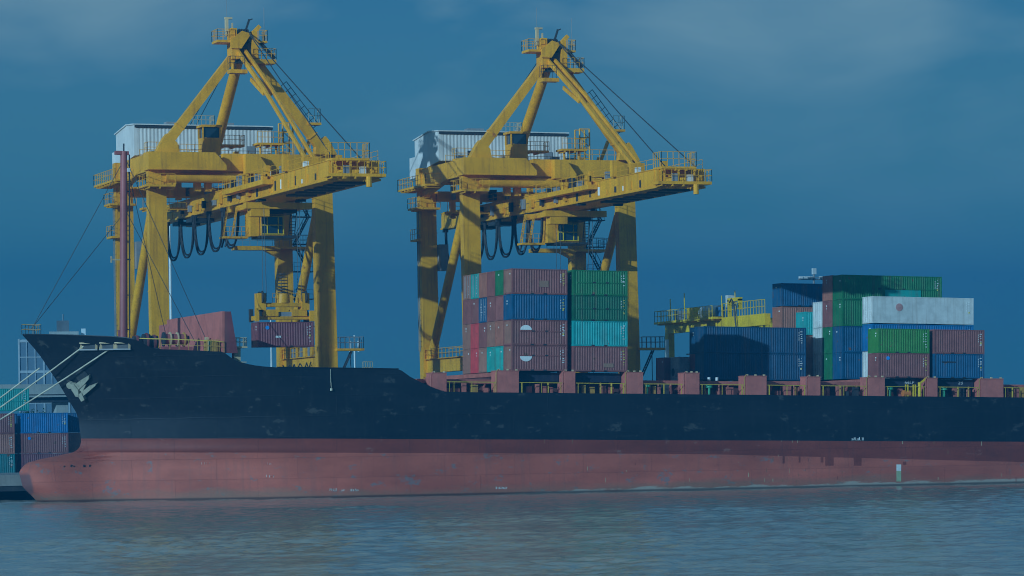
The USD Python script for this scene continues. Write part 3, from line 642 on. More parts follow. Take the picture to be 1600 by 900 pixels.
        if q.random() < 0.5:
            g = MB(); g.box(bx + 0.28, bx + 0.42, yq - 0.003, yq + 0.027, z + H * 0.42, z + H * 0.42 + 0.16); g.build('marking', MARKY, t)
    if mid:
        MB().box(x + mid[1], x + L - 0.35, y - 0.02, y + 0.05, z + H * mid[0] - 0.05, z + H * mid[0] + 0.05).build('mid_rail', m, t)
        for fx in (0.36, 0.60): MB().box(x + L * fx, x + L * fx + 0.34, y - 0.03, y + 0.02, z + H * mid[0] - 0.03, z + H * mid[0] + 0.09).build('rail_bracket', DARK, t)
    if disc:
        cx, cz, r, half_ = disc; ang = np.linspace(0, math.pi, 13) if half_ == 'top' else np.linspace(math.pi, 2 * math.pi, 13)
        MB().prism([(r * math.cos(a), r * 0.8 * math.sin(a)) for a in ang], (x + cx, yq, z + cz), (1, 0, 0), (0, 0, 1), (0, 0.03, 0)).build('emblem', MARK, t)
    if badge:
        bx, bz, bm, r = badge; ang = np.linspace(0, 2 * math.pi, 15)[:-1]
        MB().prism([(r * math.cos(a), r * math.sin(a)) for a in ang], (x + bx, yq, z + bz), (1, 0, 0), (0, 0, 1), (0, 0.03, 0)).build('emblem', bm, t)
    if patch:
        px0, px1, pz0, pz1, pm = patch; MB().box(x + px0, x + px1, yq, yq + 0.03, z + pz0, z + pz1).build('repair_patch', pm, t)
    return t

SKYB = paint('badge_blue', (0.03, 0.30, 0.75), 0.5, 0.1); TAN = paint('patch_tan', (0.34, 0.19, 0.13), 0.6, 0.3); REDB = paint('badge_red', (0.56, 0.27, 0.25), 0.6, 0.5, (0.5, 0.45, 0.42), 1.5)
DISCW = MARK
# forward deck stack, four tiers of six; columns counted from the left (farthest) to the right (nearest)
ROWP, TH_ = 2.5, 2.604
S1X, S2X, S3X, S4X, Z0, Z3 = -0.09, 6.573, 41.30, 47.88, 9.498, 9.248
grid1 = {3: [('brown', 'door'), ('teal', 'door'), ('rust', 'plain'), ('maroon', 'plain'), ('green', 'plain'), ('brown', 'plain')],
         2: [('maroon', 'plain'), ('maroon', 'plain'), ('blue', 'door'), ('maroon', 'plain'), ('maroon', 'corrugated'), ('blue', 'plain')],
         1: [('brown', 'plain'), ('red', 'plain'), ('maroon', 'plain'), ('brown', 'plain'), ('rust', 'plain'), ('brown', 'plain')],
         0: [('brown', 'plain'), ('red', 'plain'), ('brown', 'corrugated'), ('teal', 'plain'), ('teal', 'corrugated'), ('brown', 'plain')]}
tier = ['bottom', 'second', 'third', 'top']; colw = ['first', 'second', 'third', 'fourth', 'fifth', 'nearest']
nice = lambda c: c.replace('_', ' ')
for tr in range(4):
    for k in range(6):
        col, end = grid1[tr][k]; r = 5 - k; kw = {}
        side = col
        if r == 0:
            side = {3: 'maroon', 2: 'blue', 1: 'maroon', 0: 'maroon'}[tr]
            if tr == 3: kw = dict(patch=(3.0, 4.0, 0.75, 1.4, TAN))
            if tr == 1: kw = dict(mid=(0.55, 0.9), disc=(1.55, 1.56, 0.62, 'top'))
            if tr == 0: kw = dict(mid=(0.60, 0.9), disc=(1.55, 1.48, 0.66, 'bottom'))
            lab = {3: 'maroon container with a tan patch, top right of the tall forward deck stack', 2: 'blue container between maroon ones, nearest column of the forward deck stack',
                   1: 'maroon container with a white half disc above its middle rail, forward stack', 0: 'maroon container with a white half disc below its middle rail, bottom of forward stack'}[tr]
        else:
            lab = '%s container end, %s tier of the forward deck stack, %s column from the left' % (nice(col), tier[tr], colw[k])
        container(S1X, r * ROWP, Z0 + tr * TH_, side, lab, end=end, group='containers of the forward deck stack', endcol=col, marks=(r == 0), flat=(r > 0), seed=tr * 10 + k, **kw)
for tr, (col, kw, lab) in enumerate((('maroon', dict(patch=(3.4, 4.5, 0.45, 0.85, TAN)), 'maroon container at the bottom under the turquoise one, by the crane leg'),
                                     ('turquoise', {}, 'bright turquoise container above a maroon one in the second deck stack'),
                                     ('dark_green', dict(mid=(0.47, 0.5)), 'dark green container with a middle rail, directly above the turquoise one'),
                                     ('green', dict(mid=(0.50, 0.5)), 'green container with a middle rail, topmost of the second deck stack'))):
    container(S2X, 0, Z0 + tr * TH_, col, lab, group='containers of the second deck stack', seed=40 + tr, **kw)
# aft group
G3 = 'containers of the aft deck stacks'
container(S3X, 0, Z3, 'maroon', 'maroon container with a round blue badge, bottom left of the aft front stacks', group=G3, badge=(1.15, 2.05, SKYB, 0.2), seed=60)
container(S3X, 0, Z3 + TH_, 'bright_green', 'bright green container right below the long white refrigerated one', group=G3, seed=61)
container(S4X, 0, Z3, 'blue', 'blue container with a dark dent mark, bottom right of the aft stacks', group=G3, patch=(0.95, 2.6, 1.65, 1.78, DARK), seed=62)
container(S4X, 0, Z3 + TH_, 'maroon', 'plain maroon container at the far right end of the aft stacks', group=G3, seed=63)
container(43.1, 5.0, 9.30, 'white', 'white container end peeping out beside the maroon badge container', L=L40, H=HQ, end='door', group=G3, marks=False, seed=64)
container(43.1, 5.0, 12.25, 'light_blue', 'long blue container directly under the white refrigerated one', L=L40, H=HQ, group=G3, seed=65)
container(43.1, 5.0, 15.22, 'white', 'long white refrigerated container with a faded red round emblem', L=L40, H=HQ, end='door', group=G3, flat=True, badge=(3.2, 1.75, REDB, 0.42), seed=66)
r5 = [('blue', 9.38, HQ, 'lower of the two stacked blue containers beside the green and white ends'), ('blue', 12.28, HQ, 'upper of the two stacked blue containers, below the tall green one'),
      ('green', 15.19, HQ, 'green container below the topmost long green one in the aft stacks'), ('green', 18.10, 2.72, 'topmost long green container with patched side and yellow marks')]
for i, (col, z, H, lab) in enumerate(r5):
    container(43.15, 12.5, z, col, lab, L=L40, H=H, group=G3, seed=70 + i, mid=(0.45, 5.2) if i == 3 else None, patch=(5.2, 9.6, 0.35, 1.15, cmat('teal')) if i == 3 else None)
for i, (col, z, H, lab) in enumerate((('green', 9.38, HQ, 'green container end, bottom of the column left of the stacked blue pair'), ('green', 12.28, HQ, 'green container end, second up in the column left of the blue pair'),
                                      ('maroon', 15.19, HQ, 'maroon container end with a yellow mark, third up left of the green ends'), ('rust', 18.10, 2.78, 'reddish container end at the very top left of the long green one'))):
    container(43.1, 15.0, z, col, lab, L=L40, H=H, group=G3, marks=False, flat=True, seed=80 + i)
for i, (z, lab) in enumerate(((9.38, 'white container end, lowest of three white ends beside the dark blue pair'), (12.28, 'white container end, middle of three white ends beside the dark blue pair'), (15.19, 'white container end, highest of three white ends beside the maroon ends'))):
    container(43.1, 17.5, z, 'white', lab, L=L40, H=HQ, end='door', group=G3, marks=False, flat=True, seed=90 + i)
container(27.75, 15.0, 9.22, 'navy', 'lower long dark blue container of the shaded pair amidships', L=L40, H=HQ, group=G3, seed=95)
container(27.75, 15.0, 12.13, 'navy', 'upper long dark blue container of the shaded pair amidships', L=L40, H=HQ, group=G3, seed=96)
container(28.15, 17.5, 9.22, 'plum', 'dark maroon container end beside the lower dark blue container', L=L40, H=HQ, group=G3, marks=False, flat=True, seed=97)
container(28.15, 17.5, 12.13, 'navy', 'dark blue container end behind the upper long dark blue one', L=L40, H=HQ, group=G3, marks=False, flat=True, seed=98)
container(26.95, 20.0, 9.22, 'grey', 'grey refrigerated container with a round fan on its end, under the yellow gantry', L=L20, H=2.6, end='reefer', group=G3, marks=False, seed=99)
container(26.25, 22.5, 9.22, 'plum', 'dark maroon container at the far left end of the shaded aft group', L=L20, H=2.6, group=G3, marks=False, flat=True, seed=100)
container(40.45, 22.5, 17.75, 'blue', 'blue container high on the left, touching the tall green stack', group=G3, end='plain', seed=101)
container(40.45, 22.5, 15.1, 'rust', 'reddish container below the high blue one, beside the yellow gantry', group=G3, seed=102)
container(40.45, 22.5, 12.4, 'maroon', 'maroon container hidden low behind the dark blue pair', group=G3, marks=False, flat=True, seed=103)
container(40.45, 22.5, 9.7, 'blue', 'blue container hidden at the bottom behind the dark blue pair', group=G3, marks=False, flat=True, seed=104)
container(42.2, 20.0, 14.45, 'turquoise', 'small turquoise container end wedged between reddish and white ends', group=G3, marks=False, seed=105)
container(42.2, 20.0, 11.8, 'brown', 'brown container hidden under the small turquoise one', group=G3, marks=False, flat=True, seed=106)
container(42.2, 20.0, 9.2, 'brown', 'brown container hidden at the bottom under the turquoise one', group=G3, marks=False, flat=True, seed=107)
# ------------------------------------------------------------------ ship-to-shore cranes
YS, YL = 30.0, 44.7            # seaside and landside legs
def crane(cx, dz, trolley, spreader, label, y_tip, loops):
    t = thing('quay_crane', label, 'crane', (cx, YS, 2.70), group='ship to shore cranes')
    X = lambda d: cx + d
    Z = lambda z: z + dz
    Y = YELLOW
    def P(d, y, z): return np.array((cx + d, y, z + dz))
    legs = [(-9.45, -9.25, YS, 1.95, 1.15, 35.0), (9.10, 9.45, YS, 2.0, 1.15, 35.0), (-9.45, -9.3, YL, 1.9, 1.3, 36.6), (9.0, 9.1, YL, 1.75, 1.3, 36.6)]
    lp = []
    for i, (dt, db, y, w, d, zt) in enumerate(legs):
        m = MB(); m.beam(P(db, y + d / 2, 4.3 - dz), P(dt, y + d / 2, zt), w * (1.16 if i == 1 else 1.02), d, (0, 1, 0), w, d)
        p = m.build('leg', Y, t); lp.append(p)
        # bogie under each leg
        MB().box(X(db) - 2.2, X(db) + 2.2, y + 0.1, y + d - 0.1, 3.5, 4.35).build('bogie_beam', Y, p)
        g = MB()
        for k in (-1.7, -0.8, 0.8, 1.7): g.tube((X(db) + k, y + 0.35, 3.1), (X(db) + k, y + 0.8, 3.1), 0.4, n=12)
        g.build('bogie_wheel', DARK, p, smooth=40)
        for zz in (12.5, 22.0, 29.5):
            k = (zz - 4.3) / (zt - 4.3); xx = X(db + (dt - db) * k); MB().box(xx - w / 2 - 0.05, xx + w / 2 + 0.05, y - 0.03, y + d + 0.03, Z(zz), Z(zz) + 0.12).build('joint_flange', Y, p)
    MB().ladder(P(-10.55, YL + 0.6, 16), P(-10.55, YL + 0.6, 33), 0.5, (0, 1, 0), 0.6).build('leg_ladder', GREY, lp[2])
    # diagonal braces in both side frames: seaside top down to landside bottom
    for d in (-9.4, 9.2):
        MB().tube(P(d, YS + 1.0, 33.2), P(d, YL + 0.2, 14.8), 0.50, n=14).build('diagonal_brace', Y, t, smooth=40)
    # side tie beams low down, with walkway and rail
    for d in (-9.35, 9.2):
        MB().box(X(d) - 0.55, X(d) + 0.55, YS + 1.2, YL, Z(13.5), Z(15.0)).build('side_tie_beam', Y, t)
        p = MB().box(X(d) - 0.9, X(d) + 0.9, YS + 1.2, YL, Z(15.0), Z(15.08)).build('walkway', Y, t)
        MB().rail([P(d - 0.85, YS + 1.3, 15.08), P(d - 0.85, YL - 0.1, 15.08)], 1.1, 1.2, 0.08).build('railing', Y, p)
        MB().rail([P(d + 0.85, YS + 1.3, 15.08), P(d + 0.85, YL - 0.1, 15.08)], 1.1, 1.2, 0.08).build('railing', Y, p)
    MB().box(X(-9.6), X(-8.9), YS - 0.05, YS - 0.01, Z(14.3), Z(15.0)).build('notice_plate', MARK, t)
    # clutter of cable reels and boxes on the low walkway of the right side frame
    for k in range(7): MB().box(X(8.0) + rng.uniform(0, 0.4), X(8.3) + rng.uniform(0, 0.5), YS + 2 + k * 1.6, YS + 2.7 + k * 1.6, Z(15.1), Z(15.1 + rng.uniform(0.8, 2.0))).build('equipment_cabinet', GREY if k % 2 else Y, t)
    g = MB(); pts = [P(7.9 - 0.1 * math.cos(k), 31.4 + k * 0.9, 14.4 - 0.6 * abs(math.sin(k * 1.3))) for k in np.linspace(0, 12, 40)]
    g.path(pts, 0.07, 5); g.build('hanging_hose', DARK, t)
    # small service platform and ladder off the right leg
    p = MB().box(X(10.2), X(13.3), YS - 0.6, YS + 1.0, Z(15.55), Z(15.8)).build('service_platform', Y, t)
    MB().rail([P(10.5, YS - 0.55, 15.8), P(13.25, YS - 0.55, 15.8), P(13.25, YS + 0.95, 15.8), P(10.5, YS + 0.95, 15.8)], 1.25, 0.6, 0.08).build('railing', GREY, p)
    MB().ladder(P(12.0, YS, 15.5), P(10.6, YS, 12.6), 0.6, (0, 1, 0), 0.35, 0.12).build('ladder', DARK, p)
    MB().tube(P(11.9, YS, 15.5), P(11.9, YS, 6), 0.05, n=5).build('power_cable', DARK, p)
    # upper portal
    zb, zt = 35.0, 36.9
    m = MB(); m.box(X(-10.65), X(-3.3), YS - 1.1, YS + 1.2, Z(zb), Z(zt))
    gl = m.build('cross_girder', Y, t)
    MB().prism([(0, 0), (1.25, 0), (1.25, 0.55), (0, 1.9)], P(-3.3, YS - 1.1, zb), (1, 0, 0), (0, 0, 1), (0, 2.3, 0)).build('girder_end', Y, gl)
    MB().box(X(-10.68), X(-2.2), YS - 1.17, YS - 1.101, Z(zb) - 0.02, Z(zb) + 0.07).build('bottom_flange', Y, gl)
    m = MB(); m.box(X(-2.05), X(10.65), YS + 0.1, YS + 1.2, Z(zb), Z(zt)); gr = m.build('cross_girder', Y, t)
    MB().box(X(0.1), X(1.5), YS - 1.1, YS + 0.09, Z(zb) - 0.3, Z(zt) - 0.1).build('girder_bracket', Y, gr)
    MB().prism([(0, 0), (1.15, 0), (1.15, 0.55), (0, 2.1)], P(1.5, YS - 1.1, zb - 0.3), (1, 0, 0), (0, 0, 1), (0, 1.19, 0)).build('girder_bracket', Y, gr)
    MB().tube(P(-8.5, YS + 0.3, 34.25), P(8.5, YS + 0.3, 34.25), 0.55, n=16).build('tie_tube', Y, t, smooth=40)
    for d in (-9.45, 9.1):
        MB().prism([(0, 0), (1.6, 0), (0.95, -2.0), (0, -2.0)] if d < 0 else [(0, 0), (-1.6, 0), (-0.95, -2.0), (0, -2.0)], P(d + (0.95 if d < 0 else -0.95), YS + 0.05, zb), (1, 0, 0), (0, 0, 1), (0, 1.0, 0)).build('corner_gusset', Y, t)
        MB().box(X(d) - 0.7, X(d) + 0.7, YS + 1.21, YL + 1.3, Z(zb), Z(zt)).build('side_girder', Y, t)
        MB().beam(P(d * 1.04, YS + 0.4, 36.4), P(d * 1.04, YL + 0.2, 33.9), 0.7, 0.7).build('side_brace', Y, t)
    MB().box(X(-10.4), X(10.1), YL + 0.2, YL + 1.5, Z(35.2), Z(37.0)).build('rear_girder', Y, t)
    MB().box(X(-8.4), X(8.2), YL - 0.5, YL + 0.9, Z(33.2), Z(34.3)).build('rear_tie_beam', Y, t)
    for d in (-4.6, -3.4, 3.2, 4.4): MB().box(X(d) - 0.35, X(d) + 0.35, YS + 1.4, YS + 2.1, Z(32.9), Z(35.0)).build('boom_hanger', Y, t)
    for d in (-3.3, 3.0): MB().box(X(d) - 0.3, X(d) + 0.3, YL - 0.4, YL + 0.2, Z(32.9), Z(35.2)).build('boom_hanger', Y, t)
    # platforms round the leg tops
    def deck(d0, d1, y0, y1, z, sides, name='platform', mat=Y, th=0.22, h=1.15, step=0.9):
        p = MB().box(X(d0), X(d1), y0, y1, Z(z) - th, Z(z)).build(name, mat, t)
        pts = {'f': [P(d0, y0, z), P(d1, y0, z)], 'b': [P(d0, y1, z), P(d1, y1, z)], 'l': [P(d0, y0, z), P(d0, y1, z)], 'r': [P(d1, y0, z), P(d1, y1, z)]}
        g = MB()
        for s in sides: g.rail(pts[s], h, step, 0.075)
        if sides: g.build('railing', Y, p)
        if d1 - d0 > 2.5 or y1 - y0 > 2.5:
            g = MB()
            for k in range(int((y1 - y0) / 1.2) if y1 - y0 > d1 - d0 else int((d1 - d0) / 1.2)):
                if y1 - y0 > d1 - d0: g.box(X(d0), X(d1), y0 + 0.3 + k * 1.2, y0 + 0.42 + k * 1.2, Z(z) - th - 0.2, Z(z) - th - 0.002)
                else: g.box(X(d0) + 0.3 + k * 1.2, X(d0) + 0.42 + k * 1.2, y0, y1, Z(z) - th - 0.2, Z(z) - th - 0.002)
            g.build('joist', mat, p, kind='stuff')
        return p
    deck(-11.1, -7.9, YS - 1.6, YS - 0.02, 33.35, 'fl'); deck(-11.1, -10.5, YS + 0.0, YS + 2.2, 33.35, 'lb')
    deck(-12.3, -10.5, YL - 7.5, YL + 2.5, 34.6, 'lfb')
    deck(-11.4, -10.45, YL - 1.2, YL + 1.6, 32.4, 'lfb'); deck(-10.4, -8.4, YL - 1.2, YL - 0.02, 32.4, 'f')
    deck(-11.2, -10.45, YL - 1.0, YL + 1.4, 28.8, 'lf')
    MB().box(X(-8.4), X(-7.4), YL - 0.9, YL + 0.4, Z(25.2), Z(28.2)).build('equipment_cabinet', GREY, t)
    # machinery house
    d0, d1, y0 = -8.62, 7.15, 43.0
    prof = [(43.0, 37.7), (51.6, 36.9), (51.6, 40.75), (46.4, 41.3), (43.0, 41.05)]
    m = MB(); m.prism([(a, b) for a, b in prof], (X(d0), 0, dz), (0, 1, 0), (0, 0, 1), (d1 - d0, 0, 0)); h = m.build('machinery_house', WHITE, t)
    g = MB(); v, f = corrug(X(d0) + 0.35, X(d1) - 0.1, y0 - 0.06, Z(37.75), Z(40.75), -1, 0.42, 0.035); g.add(v, f); g.build('wall_sheet', WHITE, h)
    MB().box(X(d0) - 0.08, X(d0) + 0.34, y0 - 0.07, y0 - 0.002, Z(37.7), Z(41.0)).build('corner_trim', WHITE, h)
    MB().box(X(d0), X(d1) + 0.1, y0 - 0.22, y0 + 0.3, Z(40.78), Z(41.0)).build('gutter', DARK, h)
    MB().prism([(42.7, 41.06), (46.4, 41.31), (52.0, 40.72), (52.0, 40.84), (46.4, 41.45), (42.7, 41.2)][:0] or [(42.8, 41.07), (46.4, 41.32), (46.4, 41.44), (42.8, 41.19)], (X(d0) - 0.15, 0, dz), (0, 1, 0), (0, 0, 1), (d1 - d0 + 0.3, 0, 0)).build('roof_sheet', WHITE, h)
    MB().prism([(46.4, 41.32), (51.9, 40.73), (51.9, 40.85), (46.4, 41.44)], (X(d0) - 0.15, 0, dz), (0, 1, 0), (0, 0, 1), (d1 - d0 + 0.3, 0, 0)).build('roof_sheet', WHITE, h)
    for a, b in ((-4.6, -2.6), (5.0, 6.6) if False else (1.6, 3.2)): MB().box(X(a), X(b), 44.4, 45.6, Z(41.25), Z(41.62)).build('roof_vent', GREY, h)
    MB().box(X(d0), X(-5.0), 51.61, 53.6, Z(36.4), Z(38.85)).build('rear_annex', WHITE, h)
    for a, b, mt in ((-5.2, -3.6, DARK), (-0.4, 1.0, DARK), (4.2, 5.2, GREY)): MB().box(X(a), X(b), y0 - 0.12, y0 - 0.06, Z(38.1), Z(38.9)).build('louvre', mt, h)
    MB().box(X(d0), X(d1), 43.3, 51.4, Z(36.9), Z(37.2)).build('house_floor', Y, h)
    # roof-level walkways around the house
    deck(-8.5, 8.4, 41.2, 42.9, 37.05, 'f', step=1.1)
    deck(-8.8, -5.8, 36.5, 38.0, 36.95 + 0.5, 'fl'); deck(-1.2, 1.6, 34.5, 36.2, 38.3, 'flr', h=1.0, step=0.6)
    deck(2.6, 5.6, 33.0, 35.0, 38.4, 'fr', h=1.2, step=0.6)
    for d in (3.2, 5.0): MB().tube(P(d, 34.0, 36.9), P(d, 34.0, 38.2), 0.12).build('platform_leg', Y, t)
    deck(-8.0, -3.6, YS + 3, YS + 4.2, 36.95, 'f'); deck(2.4, 9.6, YS + 0.2, YS + 1.0, 36.92, 'f', th=0.02)
    for k in range(8): a = -7.2 + k * 1.9 + rng.uniform(0, 0.5); MB().box(X(a), X(a) + rng.uniform(0.4, 1.1), 41.5, 42.4, Z(37.05), Z(37.05 + rng.uniform(0.5, 1.3))).build('equipment_cabinet', (GREY, DARK, Y)[k % 3], t)
    # lattice frame behind the right side
    g = MB()
    for d in (7.7, 8.9):
        for y in (40.5, 42.0): g.tube(P(d, y, 37), P(d, y, 41.4), 0.09, n=6)
    for z in (38, 39.2, 40.4, 41.4):
        g.beam(P(7.7, 40.5, z), P(8.9, 40.5, z), 0.1, 0.1); g.beam(P(7.7, 42, z), P(8.9, 42, z), 0.1, 0.1); g.beam(P(7.7, 40.5, z), P(8.9, 40.5, z - 1.1), 0.07, 0.07)
    g.build('stair_tower', Y, t)
    g = MB(); g.beam(P(9.4, 39.0, 37.0), P(10.6, 39.0, 39.9), 0.4, 0.3); g.tube(P(9.0, 39.0, 36.9), P(9.4, 39.0, 38.0), 0.15); g.build('service_jib', Y, t)
    # small yellow cabin on the girder
    cab = MB().box(X(-3.55), X(-1.55), 33.0, 34.9, Z(36.95), Z(38.85)).build('girder_cabin', Y, t)
    MB().box(X(-3.7), X(-1.4), 32.85, 35.05, Z(40.0), Z(40.25)).build('cabin_roof', Y, cab)
    g = MB()
    for d in (-3.5, -1.6):
        for y in (33.05, 34.85): g.box(X(d) - 0.08, X(d) + 0.08, y - 0.08, y + 0.08, Z(38.85), Z(40.0))
    g.build('cabin_post', Y, cab)
    MB().box(X(-3.42), X(-1.68), 33.12, 34.78, Z(38.86), Z(39.99)).build('cabin_window', GLASS, cab)
    MB().rail([P(-4.6, 33.0, 40.25), P(-2.2, 33.0, 40.25), P(-2.2, 34.9, 40.25)], 1.0, 0.5, 0.07).build('railing', CREAM, cab)
    # A-frame
    apex = P(0, YS - 1.2, 48.2)
    for bd, zb_, ad in ((-8.35, 37.9, -0.9), (9.25, 37.2, 0.75)):
        a = P(bd, YS, zb_); q = P(ad, YS - 1.0, 47.6)
        m = MB(); m.beam(a, q, 1.0, 1.0, (0, 1, 0), 0.85, 0.9); p = m.build('frame_leg', Y, t)
        s = 1 if bd < 0 else -1
        MB().prism([(-1.25 * s, 0), (1.25 * s, 0), (1.15 * s, 1.0), (0.05 * s, 2.0), (-0.3 * s, 1.6)], P(bd - 0.1 * s, YS - 0.55, zt), (1, 0, 0), (0, 0, 1), (0, 1.1, 0)).build('leg_foot', Y, p)
        dd = unit(q - a); n0 = a + dd * 2.2; m = MB(); m.beam(n0, n0 + dd * 0.12, 1.14, 1.14, (0, 1, 0)); m.build('joint_flange', Y, p)
        if bd > 0:
            g = MB(); w = unit(np.cross(dd, (0, 1, 0))); w = w if w[2] > 0 else -w
            o1 = a + dd * 2.8 + w * 0.5; o2 = a + dd * 8.6 + w * 0.5
            g.beam(o1 + w * 0.9, o2 + w * 0.9, 0.06, 0.06); g.beam(o1 + w * 0.45, o2 + w * 0.45, 0.05, 0.05)
            for k in np.linspace(0, 1, 8): o = o1 + (o2 - o1) * k; g.beam(o, o + w * 0.9, 0.06, 0.06)
            g.build('stair_rail', DARK, p)
            c0 = a + dd * 3.6 + w * 0.7; q2 = MB().box(c0[0] - 0.3, c0[0] + 1.2, c0[1] - 0.6, c0[1] + 0.6, c0[2] - 0.35, c0[2] - 0.1).build('rest_platform', Y, p)
            MB().rail([c0 + (-0.2, -0.55, -0.1), c0 + (1.15, -0.55, -0.1), c0 + (1.15, 0.55, -0.1)], 1.5, 0.6, 0.06).build('railing', CREAM, q2)
    MB().tube(P(-0.2, YS - 0.4, 47.6), P(-0.3, 40.0, 38.0), 0.56, 0.62, n=16).build('back_stay', Y, t, smooth=40)
    # forestay: two flat links from the apex to the boom
    for d in (-0.42, 0.42):
        j = P(d + 0.05, 19.5, 42.6)
        MB().beam(P(d - 0.35, YS - 1.5, 47.8), j, 0.24, 0.5).build('fore_stay', Y, t); MB().beam(j, P(d, 5.0, 34.2), 0.24, 0.42).build('fore_stay', Y, t)
        MB().beam(P(d - 0.1, 24.3, 44.9) + (0, 0, -0.6), j + (0, 0.5, -0.25), 0.2, 0.4).build('fold_link', Y, t)
    MB().box(X(-0.8), X(0.8), 4.6, 5.4, Z(32.85), Z(34.4)).build('stay_bracket', Y, t)
    p = MB().box(X(-2.4), X(-0.5), 25.6, 26.8, Z(45.1), Z(45.5)).build('stay_platform', Y, t)
    MB().rail([P(-0.8, 25.6, 45.5), P(-2.35, 25.6, 45.5), P(-2.35, 26.7, 45.5)], 1.4, 0.5, 0.07).build('railing', DARK, p)
    # apex head with sheaves and platforms
    hd = MB().box(X(-1.5), X(-0.7), YS - 2.0, YS, Z(46.9), Z(49.0)).build('apex_column', Y, t)
    MB().box(X(0.75), X(1.45), YS - 2.0, YS, Z(47.0), Z(49.0)).build('apex_column', Y, t)
    MB().prism([(-1.7, 0), (-0.5, 0), (0.6, 1.6), (-0.4, 1.9), (-1.7, 0.9)], P(0, YS - 2.2, 48.0), (1, 0, 0), (0, 0, 1), (0, 0.19, 0)).build('apex_plate', Y, hd)
    MB().box(X(-0.69), X(0.74), YS - 1.6, YS - 0.2, Z(46.6), Z(48.6)).build('apex_housing', DARK, t)
    for k in range(4):
        MB().tube(P(-0.5 + k * 0.3, YS - 1.0, 49.4), P(-0.38 + k * 0.3, YS - 1.0, 49.4), 0.85, n=18).build('sheave', DARK, t, smooth=40)
    MB().box(X(-1.6), X(-0.9), YS - 1.9, YS - 0.4, Z(49.0), Z(50.2)).build('sheave_block', Y, t); MB().box(X(0.9), X(1.4), YS - 1.9, YS - 0.4, Z(49.0), Z(50.0)).build('sheave_block', Y, t)
    m = MB(); m.beam(P(0.3, YS - 1, 50.0), P(0.75, YS - 1, 51.3), 0.2, 0.2).beam(P(0.7, YS - 1, 51.2), P(1.1, YS - 1, 51.35), 0.12, 0.12); m.build('apex_hook', DARK, t)
    m = MB(); m.beam(P(0.9, YS - 1, 49.6), P(1.9, YS - 1, 50.6), 0.45, 0.4); m.build('apex_jib', Y, t)
    m = MB(); m.box(X(-2.05), X(-1.75), YS - 1.6, YS - 1.2, Z(49.4), Z(51.2)).box(X(-2.1), X(-1.3), YS - 1.6, YS - 1.2, Z(51.2), Z(51.4)).box(X(-1.35), X(-1.2), YS - 1.5, YS - 1.3, Z(49.4), Z(50.8)); m.build('signal_post', CREAM, t)
    MB().tube(P(-1.9, YS - 1.4, 51.4), P(-1.9, YS - 1.4, 53.6), 0.03, n=5).build('antenna', GREY, t); MB().tube(P(2.4, YS - 1.0, 49), P(2.4, YS - 1.0, 52.6), 0.03, n=5).build('antenna', GREY, t)
    deck(-3.1, -1.2, YS - 2.0, YS + 0.3, 48.9, 'lfb', step=0.6, th=0.25); deck(1.5, 2.45, YS - 2.0, YS, 48.9, 'rf', step=0.5, th=0.2)
    deck(0.6, 3.35, YS - 2.2, YS - 0.4, 46.9, 'frb', step=0.6, th=0.45)
    m = MB(); m.beam(P(1.6, YS - 1.4, 49.0), P(3.4, YS - 1.4, 47.1), 0.5, 0.25); m.build('stair_flight', DARK, t)
    for d, y in ((-0.3, 43.2), (0.4, 43.2)): MB().tube(P(d * 0.5, YS - 0.4, 49.6), P(-2.0 + d, y, 41.0), 0.045, n=5).build('hoist_rope', DARK, t)
    for d, y in ((0.6, -2.0), (2.2, -5.5)): MB().tube(P(0.4, YS - 1.6, 49.9), P(d, y, 33.2), 0.06, n=5).build('boom_rope', DARK, t)
    # boom: two box girders with flanges, ties, catwalk
    yb = 60.0
    for d in (-2.15, 2.15):
        s = -1 if d < 0 else 1
        p = MB().box(X(d) - 0.42, X(d) + 0.42, y_tip, yb, Z(31.12), Z(32.82)).build('boom_girder', Y, t)
        MB().box(X(d) - 0.56, X(d) + 0.56, y_tip, yb, Z(30.92), Z(31.118)).build('rail_flange', Y, p); MB().box(X(d) - 0.5, X(d) + 0.5, y_tip, yb, Z(32.822), Z(32.9)).build('top_flange', Y, p)
        MB().box(X(d) - 0.46, X(d) + 0.46, 15.2, 15.8, Z(30.7), Z(33.3)).build('boom_hinge', DARK, p)
        g = MB()
        for y in np.arange(-6, 52, 4.0): g.box(X(d) + s * 0.42, X(d) + s * 0.47, y, y + 0.1, Z(31.13), Z(32.8))
        g.build('web_stiffener', Y, p, kind='stuff')
        MB().box(X(d) + s * 0.421, X(d) + s * 0.46, 17, 52, Z(31.95), Z(32.0)).build('cable_conduit', DARK, p)
        g = MB(); g.rail([P(d + s * 0.45, y_tip + 0.5, 32.9), P(d + s * 0.45, 14.5, 32.9)], 1.0, 2.2, 0.06); g.rail([P(d + s * 0.45, 16.5, 32.9), P(d + s * 0.45, 44, 32.9)], 1.0, 2.2, 0.06)
        g.build('railing', Y, p)
        for y in (10.5, 4.0): MB().box(X(d) + s * 0.45, X(d) + s * 0.95, y, y + 0.7, Z(32.9), Z(34.0 if y > 6 else 34.6)).build('boom_bracket', Y, p)
        for y, hh in ((12.5, 0.7), (-1.0, 0.6), (7.3, 0.8)): MB().box(X(d) - 0.3, X(d) + 0.2, y, y + 0.5, Z(32.9), Z(32.9 + hh)).build('junction_box', WHITE if y != 7.3 else GREY, p)
    for q in range(9):
        y = 17.5 + q * 3.4 + rng.uniform(0, 1.2); MB().box(X(-2.95), X(-2.62), y, y + rng.uniform(0.3, 0.9), Z(31.4), Z(31.5 + rng.uniform(0.4, 1.2))).build('cable_box', (Y, GREY, DARK)[q % 3], t)
